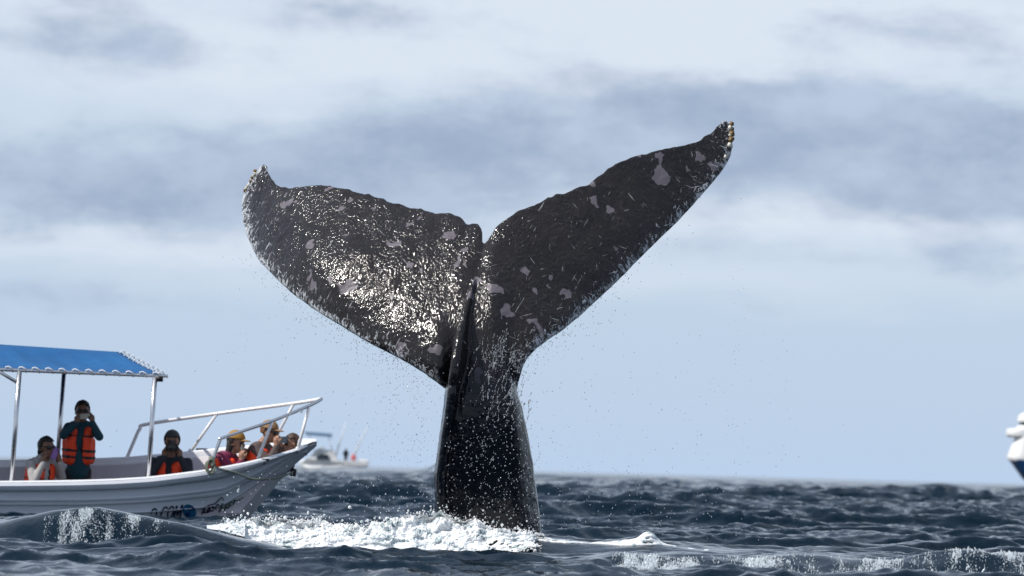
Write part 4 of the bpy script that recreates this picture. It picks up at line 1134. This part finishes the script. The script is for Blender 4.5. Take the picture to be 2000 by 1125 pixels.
# the camera
c = at(336, 874, YB - .49); A = Acc(); cam_o = empty('photo_camera', tuple(c), 'black camera with long lens raised by the person in black jacket', 'camera')
b = bmesh.new(); bmesh.ops.create_cube(b, size=1.0); bmesh.ops.bevel(b, geom=list(b.edges), offset=0.12, segments=2, affect='EDGES')
V = np.array([v.co[:] for v in b.verts]) * np.array([.145, .06, .095]) + c; Fc = [[v.index for v in q.verts] for q in b.faces]; b.free()
add_obj('camera_body', V, Fc, M_BLACK, cam_o, smooth=False)
A = Acc(); A.cap(c + np.array([0, 0, .035]), c + np.array([0, -.005, .06]), .032, .024); A.build('viewfinder', M_BLACK, cam_o)
A = Acc(); A.tube([c + np.array([0, -.03, -.005]), c + np.array([0, -.10, -.005]), c + np.array([0, -.105, -.005]), c + np.array([0, -.15, -.005])], [.040, .040, .047, .047], 20); A.build('lens', M_BLACK, cam_o)
A = Acc(); A.ball(c + np.array([0, -.148, -.005]), (.038, .008, .038)); A.build('lens_glass', M_GLASS, cam_o)
p4, W4, fr4 = person('person in maroon jacket and mustard cap looking out over the bow',
    dict(head=(461, 866, -.22), neck=(449, 886, -.20), chest=(436, 903, -.18), hips=(412, 938, -.12), shL=(455, 895, -.04), shR=(436, 895, -.36), elL=(474, 915, -.06), elR=(452, 922, -.42), wrL=(480, 897, -.14), wrR=(472, 901, -.34),
         knL=(450, 950, -.1), knR=(445, 955, -.3), footL=(425, 985, -.05), footR=(420, 985, -.18)), (.92, -.38, -.10), MAROON, M_TROU, M_SKIN, BLK, 'long', cap=YCAP, glasses=False)
phone('small grey phone held by the person in mustard cap', 474, 880, -.26, (.9, -.35, 0), simple('grey_case', (0.35, 0.37, 0.35), 0.3))
p5, W5, fr5 = person('person in brown jacket and tan cap leaning forward at the bow with a phone',
    dict(head=(526, 846, -.10), neck=(512, 864, -.08), chest=(505, 884, -.06), hips=(490, 930, 0), shL=(521, 874, .10), shR=(499, 877, -.22), elL=(543, 893, .02), elR=(526, 900, -.30), wrL=(549, 874, -.02), wrR=(540, 872, -.22),
         knL=(505, 935, .05), knR=(500, 938, -.12), footL=(455, 968, .08), footR=(450, 970, -.05)), (.93, -.36, -.12), BROWN, M_TROU, M_SKIN, (0.16, 0.075, 0.03), 'short', cap=BCAP)
phone('dark grey phone held sideways by the person in tan cap', 553, 859, -.12, (.55, -.8, 0), simple('slate_case', (0.10, 0.115, 0.13), 0.25), tilt=1.5)
p6, W6, fr6 = person('bare headed brown haired person crouching low in the bow',
    dict(head=(570, 868, .06), neck=(562, 886, .07), chest=(550, 900, .08), hips=(515, 925, .10), shL=(558, 895, .18), shR=(556, 896, -.04), elL=(548, 912, .20), elR=(545, 914, -.04), wrL=(556, 893, .14), wrR=(556, 893, -.02),
         knL=(490, 928, .18), knR=(488, 930, .06), footL=(445, 955, .16), footR=(442, 955, .06)), (-.9, -.35, 0), BROWN, M_TROU, M_SKIN, (0.06, 0.03, 0.018), 'short', glasses=False, vest=False, scale_head=.92)

# ------------------------------------------------------------------ far boats
YS = 450.0
fb = empty('fishing_boat', tuple(at(655, 909, YS)), 'small distant white cabin boat with blue top and two raised outriggers', 'boat')
M_FARW = simple('far_white', (0.80, 0.80, 0.79), 0.5, var=0.05, scale=1); M_FARB = simple('far_blue_top', (0.22, 0.36, 0.52), 0.6); M_WIN = simple('dark_window', (0.03, 0.045, 0.06), 0.15)
def prism(name, P2, Y, hw, material, parent, taper=None):
    """side outline in photo pixels, given real width"""
    V = []; n_ = len(P2)
    for sd in (-1, 1):
        for i, (px, py) in enumerate(P2):
            w = (taper[i] if taper else 1.0) * hw
            p = at(px, py, Y); V.append([p[0], Y + sd * w, p[2]])
    Fc = [tuple(range(n_))[::-1], tuple(range(n_, 2 * n_))] + [(i, (i + 1) % n_, n_ + (i + 1) % n_, n_ + i) for i in range(n_)]
    return add_obj(name, V, Fc, material, parent, smooth=False)
prism('hull', [(584, 906), (588, 899), (600, 896), (720, 901), (719, 910), (715, 913), (600, 913), (590, 910)], YS, 1.2, M_FARW, fb, [.05, .05, .6, 1, 1, .8, .6, .2])
prism('cabin', [(600, 897), (612, 885), (622, 876), (632, 872), (634, 878), (652, 880), (660, 900)], YS, .95, M_FARW, fb, [.4, .7, .85, .85, .85, .9, .95])
prism('window', [(618, 896), (622, 889), (630, 886), (641, 888), (645, 898)], YS, .97, M_WIN, fb)
prism('hardtop', [(596, 843), (648, 847), (648, 854), (598, 850)], YS, 1.0, M_FARB, fb)
for a, b in (((604, 851), (616, 885)), ((642, 853), (650, 885))):
    for sd in (-.8, .8):
        part_tube('top_leg', [at(*a, YS + sd), at(*b, YS + sd)], 0.05, M_FARW, fb, 6)
for a, b, sd in (((655, 862), (676, 825), -.6), ((688, 866), (718, 833), .6)):
    part_tube('outrigger', [at(a[0], a[1] + 30, YS + sd), at(*b, YS + sd)], [0.10, 0.05], M_FARW, fb, 6)
prism('engine_box', [(700, 904), (703, 896), (718, 898), (719, 905)], YS, .4, M_FARW, fb)
def far_person(px, base, top, material, label, skin):
    Y = YS + .1; a, b = at(px, base, Y), at(px, top, Y); H_ = b[2] - a[2]
    root = empty('person', tuple(a), label, 'person', 'people aboard the distant fishing boat'); A = Acc()
    for q in (-1, 1):
        A.cap(a + np.array([q * .09, 0, 0]), a + np.array([q * .08, 0, H_ * .48]), .07, .09)
        A.cap(a + np.array([q * .2, 0, H_ * .8]), a + np.array([q * .26, -.05, H_ * .5]), .06, .045)
    A.cap(a + np.array([0, 0, H_ * .5]), a + np.array([0, 0, H_ * .78]), .16, .19); A.cap(a + np.array([0, 0, H_ * .8]), a + np.array([0, 0, H_ * .9]), .06, .06); A.ball(a + np.array([0, 0, H_ * .93]), (.09, .11, .125))
    me = remesh(*A.arrays(), 0.03, 2); link('body', me, material, root)
far_person(675, 905, 876, simple('far_dark', (0.012, 0.014, 0.016), .8), 'dark clothed person standing in the distant fishing boat', None)
far_person(690, 909, 886, simple('far_pink', (0.62, 0.16, 0.15), .8), 'pink clothed person seated in the distant fishing boat', None)

YP = 700.0
ship = empty('motor_yacht', tuple(at(2050, 950, YP)), 'large distant white ship with dark blue lower hull, seen end on', 'ship')
M_SHB = simple('ship_blue', (0.008, 0.045, 0.13), 0.35, scale=.3)
def deck(name, lv, y0, y1, material, bowl=0.0, rnd=1.2, cx=2048, tap=0.0):
    """stack of rounded outlines; lv = (py, half width in px)"""
    rings = []
    for py, hw in lv:
        c = at(cx, py, YP); ring = []; w = hw / (F / YP)
        for t in np.linspace(0, 2 * np.pi, 40, endpoint=False):
            cx_, sy_ = math.cos(t), math.sin(t); e = 0.42
            X = np.sign(cx_) * abs(cx_) ** e * w; Yq = np.sign(sy_) * abs(sy_) ** e
            Yo = (y0 + y1) / 2 + Yq * (y1 - y0) / 2; ring.append([c[0] + X + Yo * 0.155, YP + Yo, c[2]])
        rings.append(ring)
    V = np.array(rings).reshape(-1, 3); n_ = 40; Fc = []
    for i in range(len(rings) - 1):
        for k_ in range(n_): Fc.append((i * n_ + k_, i * n_ + (k_ + 1) % n_, (i + 1) * n_ + (k_ + 1) % n_, (i + 1) * n_ + k_))
    Fc.append(tuple(range(n_))[::-1]); Fc.append(tuple(range((len(rings) - 1) * n_, len(rings) * n_)))
    o = add_obj(name, V, Fc, material, ship, smooth=True); mdf = o.modifiers.new('e', 'EDGE_SPLIT'); mdf.split_angle = math.radians(35)
    return o
deck('hull', [(962, 30), (950, 40), (935, 56), (915, 71), (900, 82), (899, 83)], 0, 34, M_SHB)
deck('bulwark', [(901, 82.5), (897, 85), (893, 85), (886, 82), (850, 68)], 0.2, 30, M_FARW)
deck('bridge_deck', [(854, 84), (851, 87), (842, 87), (839, 84), (838, 70)], 0.6, 26, M_FARW)
deck('deckhouse', [(838.5, 68), (832, 64)], 2, 22, M_FARW)
deck('window_band', [(832.5, 62), (822, 61)], 2.2, 21.5, M_WIN)
deck('upper_deck', [(824, 63), (820, 64), (812, 62), (806, 52)], 1.5, 21, M_FARW)
